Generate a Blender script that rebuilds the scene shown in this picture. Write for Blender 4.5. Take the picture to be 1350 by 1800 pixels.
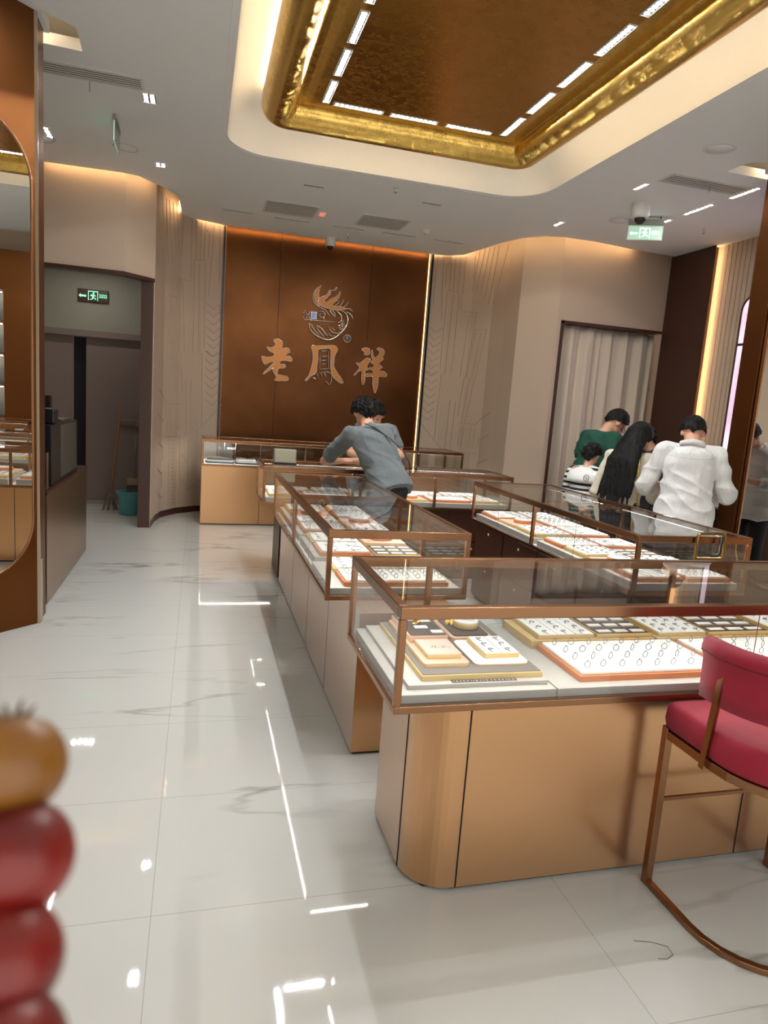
import bpy, bmesh, math, random
from math import sin, cos, pi, sqrt
from mathutils import Vector, Matrix, noise
from mathutils.geometry import tessellate_polygon

SC = bpy.context.scene
for _o in list(bpy.data.objects): bpy.data.objects.remove(_o)
COL = SC.collection
random.seed(7)

# ---------------------------------------------------------------- camera
cam_d = bpy.data.cameras.new('camera'); cam = bpy.data.objects.new('camera', cam_d); COL.objects.link(cam)
cam_d.sensor_fit = 'HORIZONTAL'; cam_d.sensor_width = 36.0; cam_d.lens = 1200.9/1350*36
cam_d.clip_start = .02; cam_d.clip_end = 60
_r = Vector((.96368666, -.25700434, .07250375)); _u = Vector((-.02923428, .168343, .98529488)); _f = Vector((.26543056, .95163512, -.15471657))
cam.matrix_world = Matrix(((_r.x,_u.x,-_f.x,0),(_r.y,_u.y,-_f.y,0),(_r.z,_u.z,-_f.z,1.55),(0,0,0,1)))
cam_d.dof.use_dof = True; cam_d.dof.focus_distance = 3.6; cam_d.dof.aperture_fstop = 8.5
SC.camera = cam
# ---------------------------------------------------------------- light levels and exposure
E_STRIP = 255.0      # cells of the long downlight strips
E_CASE = 38.0        # LED strips inside the showcases
E_COVE = 28.0        # warm strips hidden in the coves
E_SLOT = 11.0        # warm strips in the wall slots
W_LEVEL = 1.05        # added fill light from behind the camera, enters by the open shop front
SC.view_settings.view_transform = 'Standard'; SC.view_settings.look = 'None'
SC.view_settings.exposure = 0.73; SC.view_settings.gamma = 1.0; SC.view_settings.use_curve_mapping = False
world = bpy.data.worlds.new('shop_front_fill'); SC.world = world; world.use_nodes = True
_bg = world.node_tree.nodes['Background']; _bg.inputs[0].default_value = (1, .97, .92, 1); _bg.inputs[1].default_value = W_LEVEL
cy = SC.cycles
cy.use_denoising = True; cy.max_bounces = 10; cy.diffuse_bounces = 4; cy.glossy_bounces = 5; cy.transmission_bounces = 4
cy.transparent_max_bounces = 24; cy.sample_clamp_indirect = 4.0; cy.caustics_reflective = False; cy.caustics_refractive = False

# ---------------------------------------------------------------- materials
def lin(c):
    return tuple(((v/255)/12.92 if v/255 <= .04045 else ((v/255+.055)/1.055)**2.4) for v in c) + (1,)
MATS = {}
def mat(name, rgb=None, rough=.5, metal=0., spec=.5, **kw):
    if name in MATS: return MATS[name]
    m = bpy.data.materials.new(name); m.use_nodes = True; MATS[name] = m
    nt = m.node_tree; b = nt.nodes['Principled BSDF']
    b.inputs['Base Color'].default_value = lin(rgb) if rgb else (.8,.8,.8,1)
    b.inputs['Roughness'].default_value = rough; b.inputs['Metallic'].default_value = metal
    b.inputs['Specular IOR Level'].default_value = spec
    for k, v in kw.items():
        if k == 'coat': b.inputs['Coat Weight'].default_value = v; b.inputs['Coat Roughness'].default_value = .05
        if k == 'sheen': b.inputs['Sheen Weight'].default_value = v
        if k == 'sss': b.inputs['Subsurface Weight'].default_value = v; b.inputs['Subsurface Radius'].default_value = (.02,.008,.004)
        if k == 'tint': b.inputs['Specular Tint'].default_value = v
        if k == 'aniso': b.inputs['Anisotropic'].default_value = v
    return m
def nd(m, t, **kw):
    n = m.node_tree.nodes.new(t)
    for k, v in kw.items():
        if k.startswith('i_'):
            k2 = k[2:]; key = int(k2) if k2.isdigit() else k2.replace('_', ' ')
            n.inputs[key].default_value = v
        else: setattr(n, k, v)
    return n
def lk(m, a, b): m.node_tree.links.new(a, b)
def bump(m, scale=50, strength=.2, dist=.002, stretch=(1,1,1), detail=4, kind='ShaderNodeTexNoise'):
    tc = nd(m, 'ShaderNodeTexCoord'); mp = nd(m, 'ShaderNodeMapping'); mp.inputs['Scale'].default_value = stretch
    t = nd(m, kind, i_Scale=scale)
    if kind == 'ShaderNodeTexNoise': t.inputs['Detail'].default_value = detail
    bp = nd(m, 'ShaderNodeBump', i_Strength=strength, i_Distance=dist)
    lk(m, tc.outputs['Object'], mp.inputs[0]); lk(m, mp.outputs[0], t.inputs['Vector'])
    lk(m, t.outputs[0], bp.inputs['Height']); lk(m, bp.outputs[0], m.node_tree.nodes['Principled BSDF'].inputs['Normal'])
    return t
def vary(m, c1, c2, scale=5, stretch=(1,1,1), detail=4, lo=.35, hi=.65, coord='Object'):
    tc = nd(m, 'ShaderNodeTexCoord'); mp = nd(m, 'ShaderNodeMapping'); mp.inputs['Scale'].default_value = stretch
    t = nd(m, 'ShaderNodeTexNoise', i_Scale=scale, i_Detail=detail); r = nd(m, 'ShaderNodeValToRGB')
    r.color_ramp.elements[0].position = lo; r.color_ramp.elements[0].color = lin(c1)
    r.color_ramp.elements[1].position = hi; r.color_ramp.elements[1].color = lin(c2)
    lk(m, tc.outputs[coord], mp.inputs[0]); lk(m, mp.outputs[0], t.inputs['Vector']); lk(m, t.outputs[0], r.inputs[0])
    lk(m, r.outputs[0], m.node_tree.nodes['Principled BSDF'].inputs['Base Color']); return m
def emit(name, col, s):
    if name in MATS: return MATS[name]
    m = bpy.data.materials.new(name); m.use_nodes = True; MATS[name] = m
    b = m.node_tree.nodes['Principled BSDF']; b.inputs['Base Color'].default_value = (.8,.8,.8,1)
    b.inputs['Emission Color'].default_value = col + (1,); b.inputs['Emission Strength'].default_value = s
    return m

M_plaster = mat('white_ceiling_paint', (248,248,246), .7)
M_wall = mat('beige_textured_paint', (194,172,150), .65); bump(M_wall, 220, .15, .001)
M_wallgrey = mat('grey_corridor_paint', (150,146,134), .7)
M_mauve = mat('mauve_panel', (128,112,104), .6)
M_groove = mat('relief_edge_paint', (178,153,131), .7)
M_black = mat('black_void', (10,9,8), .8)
M_blackp = mat('black_plastic', (20,19,19), .35)
M_bronze = mat('brushed_bronze', (204,148,86), .30, 1.0, sheen=.43, tint=(1,1,1,1), coat=.8)
M_bronze.node_tree.nodes['Principled BSDF'].inputs['Coat IOR'].default_value = 2.0; M_bronze.node_tree.nodes['Principled BSDF'].inputs['Coat Roughness'].default_value = .22
_t = bump(M_bronze, 60, .05, .0006, (12,12,.35), 3)
M_bronze2 = mat('satin_bronze_profile', (152,112,82), .26, 1.0)
M_brown = mat('brown_metal_panel', (114,70,36), .36, .92); bump(M_brown, 40, .04, .0006, (8,8,.4), 3)
M_sign = mat('sign_backing_metal', (112,72,40), .32, .9); vary(M_sign, (80,47,23), (100,62,32), 1.2); bump(M_sign, 60, .06, .0008, (8,8,.3), 3)
M_dark = mat('dark_brown_laminate', (66,38,26), .35)
M_steel = mat('champagne_steel', (205,188,165), .25, 1.0)
M_deskp = mat('desk_brushed_panel', (176,150,124), .28, 1.0); bump(M_deskp, 60, .05, .0006, (12,12,.35), 3)
M_chrome = mat('polished_chrome', (225,220,212), .08, 1.0)
M_letter = mat('brushed_brass_face', (176,118,68), .4, .7)
M_grey = mat('grey_metal', (150,148,142), .5, .3)
M_white = mat('white_plastic', (228,224,216), .4)
M_deck = mat('white_deck_laminate', (238,236,232), .35)
M_plinth = mat('grey_display_suede', (176,172,166), .8)
M_mat = mat('taupe_display_leather', (112,104,98), .6)
M_padw = mat('white_velvet_pad', (244,243,238), .85, sheen=.3)
M_orange = mat('tan_leather_tray', (196,122,78), .5)
M_yellow = mat('gold_edge_tray', (206,178,120), .4, .25)
M_peach = mat('peach_leather', (214,176,150), .6)
M_pink = mat('pink_card', (216,186,172), .7)
M_browncard = mat('brown_card', (72,56,50), .6)
M_redvel = mat('crimson_velvet', (150,3,42), .7, sheen=.12); bump(M_redvel, 400, .2, .0006)
M_redbox = mat('red_box', (150,22,34), .5)
M_gold = mat('yellow_gold', (236,190,92), .18, 1.0)
M_silver = mat('silver_jewel', (150,150,154), .3, 1.0)
M_curtain = mat('beige_curtain_cloth', (216,200,180), .8, sheen=.3); bump(M_curtain, 500, .2, .0005)
M_teal = mat('teal_plastic', (84,148,152), .35)
M_wood = mat('mop_wood', (150,104,66), .6)
M_skin = mat('skin', (222,168,138), .5, sss=.12)
M_hair = mat('black_hair', (11,9,8), .5, 0, .22); bump(M_hair, 60, .5, .004, (10,10,1), 3)
M_grshirt = mat('slate_shirt_cloth', (104,110,112), .8, sheen=.2); bump(M_grshirt, 26, .35, .01, (1,1,1.6), 3)
M_wshirt = mat('white_shirt_cloth', (226,224,220), .8, sheen=.2); bump(M_wshirt, 16, .7, .015, (1.5,1.5,.5), 3)
M_cream = mat('cream_blouse_cloth', (232,222,200), .85); bump(M_cream, 60, .35, .004)
M_green = mat('dark_green_tshirt', (14,74,58), .85); bump(M_green, 14, .4, .01, (1,1,1), 3)
M_navy = mat('dark_trouser_cloth', (28,28,32), .85)
M_lens_dim = emit('lamp_lens_dim', (1, .97, .9), .05); M_lens_dim.node_tree.nodes['Principled BSDF'].inputs['Base Color'].default_value = (.02,.02,.02,1)
M_lens_mid = emit('lamp_lens_small', (.95, .98, 1.0), 90.0)
M_lens = emit('lamp_lens', (.95, .98, 1.0), E_STRIP)
M_caseled = emit('case_led', (1, .96, .87), E_CASE)
M_cove = emit('cove_led', (1, .72, .42), E_COVE)
M_cove2 = emit('tray_cove_led', (1, .72, .40), E_COVE)
M_slot = emit('slot_led', (1, .66, .34), E_SLOT)
M_signled = emit('sign_edge_led', (1, .52, .16), 3.2)
M_exit = emit('exit_green', (.10, .75, .32), .9)
M_exitf = emit('exit_face_green', (.18, .52, .30), .45)

# floor: polished marble tiles
M_floor = mat('polished_marble_tiles', (222,220,213), .035, 0, .55)
def _floor():
    m = M_floor; b = m.node_tree.nodes['Principled BSDF']
    tc = nd(m, 'ShaderNodeTexCoord')
    mp = nd(m, 'ShaderNodeMapping'); mp.inputs['Rotation'].default_value = (0,0,-.42); mp.inputs['Scale'].default_value = (.42,1.9,1)
    lk(m, tc.outputs['Object'], mp.inputs[0])
    n1 = nd(m, 'ShaderNodeTexNoise', i_Scale=1.0, i_Detail=5.0, i_Roughness=.5); lk(m, mp.outputs[0], n1.inputs['Vector'])
    s = nd(m, 'ShaderNodeMath', operation='SUBTRACT'); s.inputs[1].default_value = .5; lk(m, n1.outputs[0], s.inputs[0])
    a = nd(m, 'ShaderNodeMath', operation='ABSOLUTE'); lk(m, s.outputs[0], a.inputs[0])
    r = nd(m, 'ShaderNodeMapRange'); r.inputs['From Min'].default_value = 0; r.inputs['From Max'].default_value = .015
    r.inputs['To Min'].default_value = 1; r.inputs['To Max'].default_value = 0; lk(m, a.outputs[0], r.inputs['Value'])
    n2 = nd(m, 'ShaderNodeTexNoise', i_Scale=1.1, i_Detail=2.0); lk(m, tc.outputs['Object'], n2.inputs['Vector'])
    r2 = nd(m, 'ShaderNodeMapRange'); r2.inputs['From Min'].default_value = .45; r2.inputs['From Max'].default_value = .7; lk(m, n2.outputs[0], r2.inputs['Value'])
    mu = nd(m, 'ShaderNodeMath', operation='MULTIPLY'); lk(m, r.outputs[0], mu.inputs[0]); lk(m, r2.outputs[0], mu.inputs[1])
    mu2 = nd(m, 'ShaderNodeMath', operation='MULTIPLY'); mu2.inputs[1].default_value = .95; lk(m, mu.outputs[0], mu2.inputs[0])
    # tile joints 1.30 x 0.62 m
    sx = nd(m, 'ShaderNodeSeparateXYZ'); lk(m, tc.outputs['Object'], sx.inputs[0])
    outs = []
    for ax, per, off in ((0, 1.30, -.094), (1, .62, 1.91)):
        ad = nd(m, 'ShaderNodeMath', operation='SUBTRACT'); ad.inputs[1].default_value = off - per*20 - per/2; lk(m, sx.outputs[ax], ad.inputs[0])
        md = nd(m, 'ShaderNodeMath', operation='MODULO'); md.inputs[1].default_value = per; lk(m, ad.outputs[0], md.inputs[0])
        sb = nd(m, 'ShaderNodeMath', operation='SUBTRACT'); sb.inputs[1].default_value = per/2; lk(m, md.outputs[0], sb.inputs[0])
        ab = nd(m, 'ShaderNodeMath', operation='ABSOLUTE'); lk(m, sb.outputs[0], ab.inputs[0])
        lt = nd(m, 'ShaderNodeMath', operation='LESS_THAN'); lt.inputs[1].default_value = .0011; lk(m, ab.outputs[0], lt.inputs[0]); outs.append(lt)
    mx = nd(m, 'ShaderNodeMath', operation='MAXIMUM'); lk(m, outs[0].outputs[0], mx.inputs[0]); lk(m, outs[1].outputs[0], mx.inputs[1])
    mj = nd(m, 'ShaderNodeMath', operation='MULTIPLY'); mj.inputs[1].default_value = .45; lk(m, mx.outputs[0], mj.inputs[0])
    c1 = nd(m, 'ShaderNodeMix', data_type='RGBA'); c1.inputs['A'].default_value = lin((219,218,212)); c1.inputs['B'].default_value = lin((150,146,136))
    lk(m, mu2.outputs[0], c1.inputs['Factor'])
    c2 = nd(m, 'ShaderNodeMix', data_type='RGBA'); c2.inputs['B'].default_value = lin((110,106,98)); lk(m, c1.outputs['Result'], c2.inputs['A']); lk(m, mj.outputs[0], c2.inputs['Factor'])
    lk(m, c2.outputs['Result'], b.inputs['Base Color'])
_floor()
# gold leaf
def goldleaf(name, rgb, st):
    m = mat(name, rgb, .27, 1.0)
    tc = nd(m, 'ShaderNodeTexCoord'); b = m.node_tree.nodes['Principled BSDF']
    v = nd(m, 'ShaderNodeTexNoise', i_Scale=22.0, i_Detail=6.0, i_Roughness=.7, i_Distortion=1.2)
    mp = nd(m, 'ShaderNodeMapping'); mp.inputs['Scale'].default_value = st
    lk(m, tc.outputs['Object'], mp.inputs[0]); lk(m, mp.outputs[0], v.inputs['Vector'])
    s = nd(m, 'ShaderNodeMath', operation='SUBTRACT'); s.inputs[1].default_value = .5; lk(m, v.outputs[0], s.inputs[0])
    a = nd(m, 'ShaderNodeMath', operation='ABSOLUTE'); lk(m, s.outputs[0], a.inputs[0])
    r = nd(m, 'ShaderNodeMapRange'); r.inputs['From Max'].default_value = .012; r.inputs['To Min'].default_value = 1; r.inputs['To Max'].default_value = 0; lk(m, a.outputs[0], r.inputs['Value'])
    n2 = nd(m, 'ShaderNodeTexNoise', i_Scale=14.0, i_Detail=3.0); lk(m, tc.outputs['Object'], n2.inputs['Vector'])
    r2 = nd(m, 'ShaderNodeMapRange'); r2.inputs['From Min'].default_value = .46; r2.inputs['From Max'].default_value = .60; lk(m, n2.outputs[0], r2.inputs['Value'])
    mu = nd(m, 'ShaderNodeMath', operation='MULTIPLY'); lk(m, r.outputs[0], mu.inputs[0]); lk(m, r2.outputs[0], mu.inputs[1])
    bp = nd(m, 'ShaderNodeBump', i_Strength=1.0, i_Distance=.006); lk(m, mu.outputs[0], bp.inputs['Height']); lk(m, bp.outputs[0], b.inputs['Normal'])
    return m
M_leaf = goldleaf('gold_leaf', (188,138,66), (.6,2.2,1))
M_leafrim = goldleaf('gold_leaf_rim', (226,188,100), (2,2,2))
# glass: clear with Schlick reflection
def glassmat(name, tint, base=.045):
    m = bpy.data.materials.new(name); m.use_nodes = True; MATS[name] = m; nt = m.node_tree; nt.nodes.clear()
    out = nd(m, 'ShaderNodeOutputMaterial'); mix = nd(m, 'ShaderNodeMixShader'); tr = nd(m, 'ShaderNodeBsdfTransparent'); gl = nd(m, 'ShaderNodeBsdfGlossy')
    tr.inputs[0].default_value = tint; gl.inputs['Roughness'].default_value = .0
    lw = nd(m, 'ShaderNodeLayerWeight', i_Blend=.5)
    p = nd(m, 'ShaderNodeMath', operation='POWER'); p.inputs[1].default_value = 5.0; lk(m, lw.outputs['Facing'], p.inputs[0])
    k = nd(m, 'ShaderNodeMath', operation='MULTIPLY_ADD'); k.inputs[1].default_value = 1-base; k.inputs[2].default_value = base; lk(m, p.outputs[0], k.inputs[0])
    lk(m, k.outputs[0], mix.inputs[0]); lk(m, tr.outputs[0], mix.inputs[1]); lk(m, gl.outputs[0], mix.inputs[2]); lk(m, mix.outputs[0], out.inputs[0])
    return m
M_glass = glassmat('clear_glass', (.985,.99,.985,1))
M_mirror = mat('mirror_silver', (236,236,232), .0, 1.0)

# ---------------------------------------------------------------- mesh builder
def wloc(p):
    v = Vector((0,0,0))
    while p is not None: v += p.location; p = p.parent
    return v
class MB:
    def __init__(s): s.v = []; s.f = []; s.sm = []
    def add(s, vs, fs, smooth=False):
        n = len(s.v); s.v += [tuple(v) for v in vs]; s.f += [tuple(i+n for i in f) for f in fs]; s.sm += [smooth]*len(fs); return s
    def box(s, x0, x1, y0, y1, z0, z1, M=None):
        vs = [Vector((x,y,z)) for z in (z0,z1) for y in (y0,y1) for x in (x0,x1)]
        if M: vs = [M @ v for v in vs]
        return s.add(vs, [(0,2,3,1),(4,5,7,6),(0,1,5,4),(2,6,7,3),(0,4,6,2),(1,3,7,5)])
    def bar(s, a, b, w, h, up=(0,0,1)):
        a = Vector(a); b = Vector(b); d = (b-a).normalized(); u = Vector(up)
        if abs(d.dot(u)) > .99: u = Vector((0,1,0))
        r = d.cross(u).normalized(); u = r.cross(d)
        vs = [p + r*(i*w/2) + u*(j*h/2) for p in (a,b) for i,j in ((-1,-1),(1,-1),(1,1),(-1,1))]
        return s.add(vs, [(0,3,2,1),(4,5,6,7),(0,1,5,4),(1,2,6,5),(2,3,7,6),(3,0,4,7)])
    def tube(s, pts, r, n=10, closed=False, caps=True, flat=None):
        pts = [Vector(p) for p in pts]; k = len(pts); rs = r if isinstance(r, (list,tuple)) else [r]*k
        fl = flat or 1.0
        base = len(s.v); u = None
        for i, p in enumerate(pts):
            if closed: d = pts[(i+1)%k] - pts[i-1]
            else: d = pts[min(i+1,k-1)] - pts[max(i-1,0)]
            d.normalize()
            if u is None: u = Vector((0,0,1)) if abs(d.z) < .9 else Vector((0,1,0))
            u = (u - d*u.dot(d)); u.normalize(); w = d.cross(u)
            for j in range(n):
                a = 2*pi*j/n; s.v.append(tuple(p + (u*cos(a)*fl + w*sin(a))*rs[i]))
        m = k if closed else k-1
        for i in range(m):
            for j in range(n):
                a = base+i*n+j; b = base+i*n+(j+1)%n; c = base+((i+1)%k)*n+(j+1)%n; e = base+((i+1)%k)*n+j
                s.f.append((a,b,c,e)); s.sm.append(True)
        if caps and not closed:
            s.f.append(tuple(base+j for j in reversed(range(n)))); s.sm.append(False)
            s.f.append(tuple(base+(k-1)*n+j for j in range(n))); s.sm.append(False)
        return s
    def cap(s, a, b, ra, rb, n=14):          # tapered capsule
        a = Vector(a); b = Vector(b); d = b-a; L = d.length
        if L < 1e-6: d = Vector((0,0,1))
        d.normalize(); pts = []; rs = []
        for t in (1.0,.85,.6,.3): pts.append(a - d*ra*sin(t*pi/2)); rs.append(max(ra*cos(t*pi/2), 1e-4))
        pts.append(a); rs.append(ra); pts.append(b + d*1e-5); rs.append(rb)
        for t in (.3,.6,.85,1.0): pts.append(b + d*(rb*sin(t*pi/2)+1e-5)); rs.append(max(rb*cos(t*pi/2), 1e-4))
        return s.tube(pts, rs, n)
    def ell(s, c, r, M=None, n=20, m=12):
        c = Vector(c); R = M or Matrix.Identity(3); vs = []; fs = []
        for i in range(m+1):
            t = pi*i/m
            for j in range(n):
                p = 2*pi*j/n; q = Vector((r[0]*sin(t)*cos(p), r[1]*sin(t)*sin(p), -r[2]*cos(t))); vs.append(c + R @ q)
        for i in range(m):
            for j in range(n): fs.append((i*n+j, i*n+(j+1)%n, (i+1)*n+(j+1)%n, (i+1)*n+j))
        return s.add(vs, fs, True)
    def lathe(s, prof, c=(0,0,0), n=24, smooth=True, M=None):
        c = Vector(c); vs = []; fs = []; k = len(prof)
        for r, z in prof:
            for j in range(n):
                v = Vector((r*cos(2*pi*j/n), r*sin(2*pi*j/n), z)); vs.append(c + (M @ v if M else v))
        for i in range(k-1):
            for j in range(n): fs.append((i*n+j, i*n+(j+1)%n, (i+1)*n+(j+1)%n, (i+1)*n+j))
        return s.add(vs, fs, smooth)
    def prism(s, loops, z0, z1, fn=None, bottom=True, top=True):
        if not isinstance(loops[0][0], (tuple,list)): loops = [loops]
        fn = fn or (lambda x,y,z: (x,y,z)); flat = [p for l in loops for p in l]; n = len(flat)
        tris = tessellate_polygon([[Vector((p[0],p[1],0)) for p in l] for l in loops])
        vs = [fn(p[0],p[1],z0) for p in flat] + [fn(p[0],p[1],z1) for p in flat]; fs = []
        for t in tris:
            a,b,c = [flat[i] for i in t]; A = (b[0]-a[0])*(c[1]-a[1])-(b[1]-a[1])*(c[0]-a[0])
            t = t if A > 0 else (t[0],t[2],t[1])
            if bottom: fs.append((t[2],t[1],t[0]))
            if top: fs.append((t[0]+n,t[1]+n,t[2]+n))
        o = 0
        for l in loops:
            k = len(l)
            for i in range(k): fs.append((o+i, o+(i+1)%k, n+o+(i+1)%k, n+o+i))
            o += k
        return s.add(vs, fs)
    def loft(s, loops, close=True, cap0=False, cap1=False, smooth=True):
        n = len(loops[0]); vs = [p for l in loops for p in l]; fs = []
        for i in range(len(loops)-1):
            for j in range(n if close else n-1):
                fs.append((i*n+j, i*n+(j+1)%n, (i+1)*n+(j+1)%n, (i+1)*n+j))
        if cap0: fs.append(tuple(reversed(range(n))))
        if cap1: fs.append(tuple(range((len(loops)-1)*n, len(loops)*n)))
        return s.add(vs, fs, smooth)
    def build(s, name, m, parent=None, bevel=0, recalc=True):
        off = wloc(parent)
        me = bpy.data.meshes.new(name); me.from_pydata([tuple(Vector(v)-off) for v in s.v], [], s.f)
        me.polygons.foreach_set('use_smooth', s.sm); me.materials.append(m)
        if recalc:
            bm = bmesh.new(); bm.from_mesh(me); bmesh.ops.recalc_face_normals(bm, faces=bm.faces); bm.to_mesh(me); bm.free()
        me.update(); o = bpy.data.objects.new(name, me); COL.objects.link(o)
        if parent is not None: o.parent = parent
        if bevel:
            b = o.modifiers.new('bevel', 'BEVEL'); b.width = bevel; b.segments = 2; b.limit_method = 'ANGLE'
        return o
def tag(o, label=None, cat=None, group=None, kind=None):
    if label:
        o['label'] = label
        if len(label.replace('-',' ').split()) > 16 or len(label.split()) < 4: print('LABELLEN', len(label.split()), label)
    if cat: o['category'] = cat
    if group: o['group'] = group
    if kind: o['kind'] = kind
    return o
def thing(name, label, cat, loc=(0,0,0), group=None):
    o = bpy.data.objects.new(name, None); COL.objects.link(o); o.location = loc; o.empty_display_size = .1
    return tag(o, label, cat, group)
def struct(name, mb, m, **kw): return tag(mb.build(name, m, **kw), kind='structure')
def copy_tree(o, loc=None, rotz=None, label=None, parent=None):
    c = o.copy(); COL.objects.link(c)
    if parent is not None: c.parent = parent
    if loc is not None: c.location = loc
    if rotz is not None: c.rotation_euler = (0,0,rotz)
    if label: c['label'] = label
    for ch in list(o.children): copy_tree(ch, parent=c)
    return c
def rrect(x0, x1, y0, y1, r, n=6, z=None):
    pts = []
    for cx, cy_, a0 in ((x1-r,y0+r,-pi/2),(x1-r,y1-r,0),(x0+r,y1-r,pi/2),(x0+r,y0+r,pi)):
        for i in range(n+1):
            a = a0 + pi/2*i/n; p = (cx+r*cos(a), cy_+r*sin(a)); pts.append(p if z is None else p+(z,))
    return pts
def ring_loft(mb, x0, x1, y0, y1, r, prof, n=8):
    mb.loft([rrect(x0+d, x1-d, y0+d, y1-d, max(r-d, .03), n, z) for d, z in prof]); return mb
HC = 3.6
ORD = ['first','second','third','fourth','fifth','sixth','seventh','eighth','ninth','tenth']
CH = {'lao': [(0.917,2.28),(0.962,2.306),(1.002,2.297),(1.044,2.259),(1.038,2.193),(1.094,2.201),(1.135,2.182),(1.137,2.15),(1.086,2.095),(1.147,2.091),(1.178,2.058),(1.163,2.026),(1.102,2.034),(1.029,2.022),(1.018,1.984),(1.078,1.983),(1.095,1.961),(1.067,1.932),(1.007,1.925),(0.995,1.893),(0.998,1.847),(1.113,1.83),(1.139,1.799),(1.122,1.771),(0.982,1.76),(0.954,1.771),(0.979,1.806),(0.929,1.888),(0.927,1.921),(0.825,1.84),(0.811,1.852),(0.931,1.987),(0.936,2.007),(0.89,1.996),(0.832,1.963),(0.798,1.988),(0.775,2.062),(0.848,2.058),(0.927,2.076),(0.938,2.112),(0.898,2.128),(0.864,2.149),(0.839,2.188),(0.895,2.183),(0.94,2.21),(0.945,2.244)],'xiang_dot': [(2.117,2.278),(2.166,2.298),(2.223,2.287),(2.235,2.227),(2.201,2.197),(2.144,2.206),(2.163,2.228),(2.126,2.258)],'xiang_left': [(2.059,2.097),(2.074,2.084),(2.122,2.102),(2.189,2.162),(2.248,2.151),(2.223,2.097),(2.204,2.055),(2.23,1.995),(2.193,2.006),(2.182,1.957),(2.189,1.862),(2.174,1.806),(2.149,1.817),(2.137,1.885),(2.138,1.974),(2.102,1.985),(2.042,1.918),(2.034,1.931),(2.099,2.025),(2.054,2.069)],'xiang_right': [(2.26,2.274),(2.295,2.185),(2.338,2.196),(2.372,2.26),(2.323,2.296),(2.358,2.316),(2.417,2.298),(2.438,2.259),(2.423,2.21),(2.396,2.187),(2.433,2.177),(2.386,2.125),(2.374,2.096),(2.424,2.059),(2.386,2.029),(2.38,2.008),(2.453,2.0),(2.492,1.969),(2.481,1.929),(2.379,1.929),(2.377,1.863),(2.369,1.766),(2.341,1.694),(2.321,1.734),(2.299,1.829),(2.293,1.922),(2.207,1.911),(2.197,1.952),(2.29,1.966),(2.287,2.004),(2.228,2.018),(2.248,2.038),(2.284,2.045),(2.303,2.083),(2.25,2.113),(2.277,2.143),(2.257,2.182),(2.253,2.236)],'feng': [(1.423,2.241),(1.456,2.274),(1.497,2.262),(1.717,2.288),(1.774,2.26),(1.781,2.221),(1.752,2.164),(1.744,2.07),(1.756,1.99),(1.883,1.824),(1.873,1.8),(1.831,1.804),(1.742,1.874),(1.709,1.959),(1.696,2.066),(1.691,2.212),(1.664,2.243),(1.623,2.24),(1.527,2.218),(1.519,2.17),(1.524,2.091),(1.513,1.996),(1.511,1.916),(1.438,1.856),(1.38,1.791),(1.365,1.807),(1.41,1.867),(1.438,1.977),(1.453,2.085),(1.445,2.177)]}
FS= [[(1.549,2.197),(1.659,2.214)],[(1.548,2.153),(1.554,1.96)],[(1.55,2.122),(1.67,2.146)],[(1.655,2.209),(1.673,1.983)],[(1.563,2.074),(1.646,2.085)],[(1.573,2.026),(1.649,2.039)],[(1.554,1.96),(1.701,1.981)],[(1.546,1.905),(1.655,1.934),(1.723,1.917),(1.721,1.811),(1.696,1.766),(1.634,1.811)],[(1.515,1.903),(1.552,1.838)],[(1.573,1.905),(1.597,1.858)],[(1.617,1.914),(1.648,1.87)],[(1.461,1.842),(1.526,1.82)]]
EMB= [[(1.514,3.047),(1.467,3.006),(1.433,2.945),(1.428,2.88),(1.457,2.818),(1.493,2.781),(1.509,2.791),(1.482,2.829),(1.492,2.863),(1.484,2.927),(1.491,3.0)],[(1.488,2.862),(1.504,2.888),(1.57,2.92),(1.602,2.948),(1.629,3.003),(1.64,2.96),(1.605,2.907),(1.565,2.862),(1.584,2.832),(1.641,2.879),(1.707,2.918),(1.747,2.955),(1.772,3.003),(1.766,2.933),(1.727,2.872),(1.671,2.808),(1.757,2.801),(1.818,2.799),(1.854,2.778),(1.803,2.757),(1.734,2.749),(1.648,2.757),(1.587,2.767),(1.527,2.785),(1.486,2.821)]]
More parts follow.
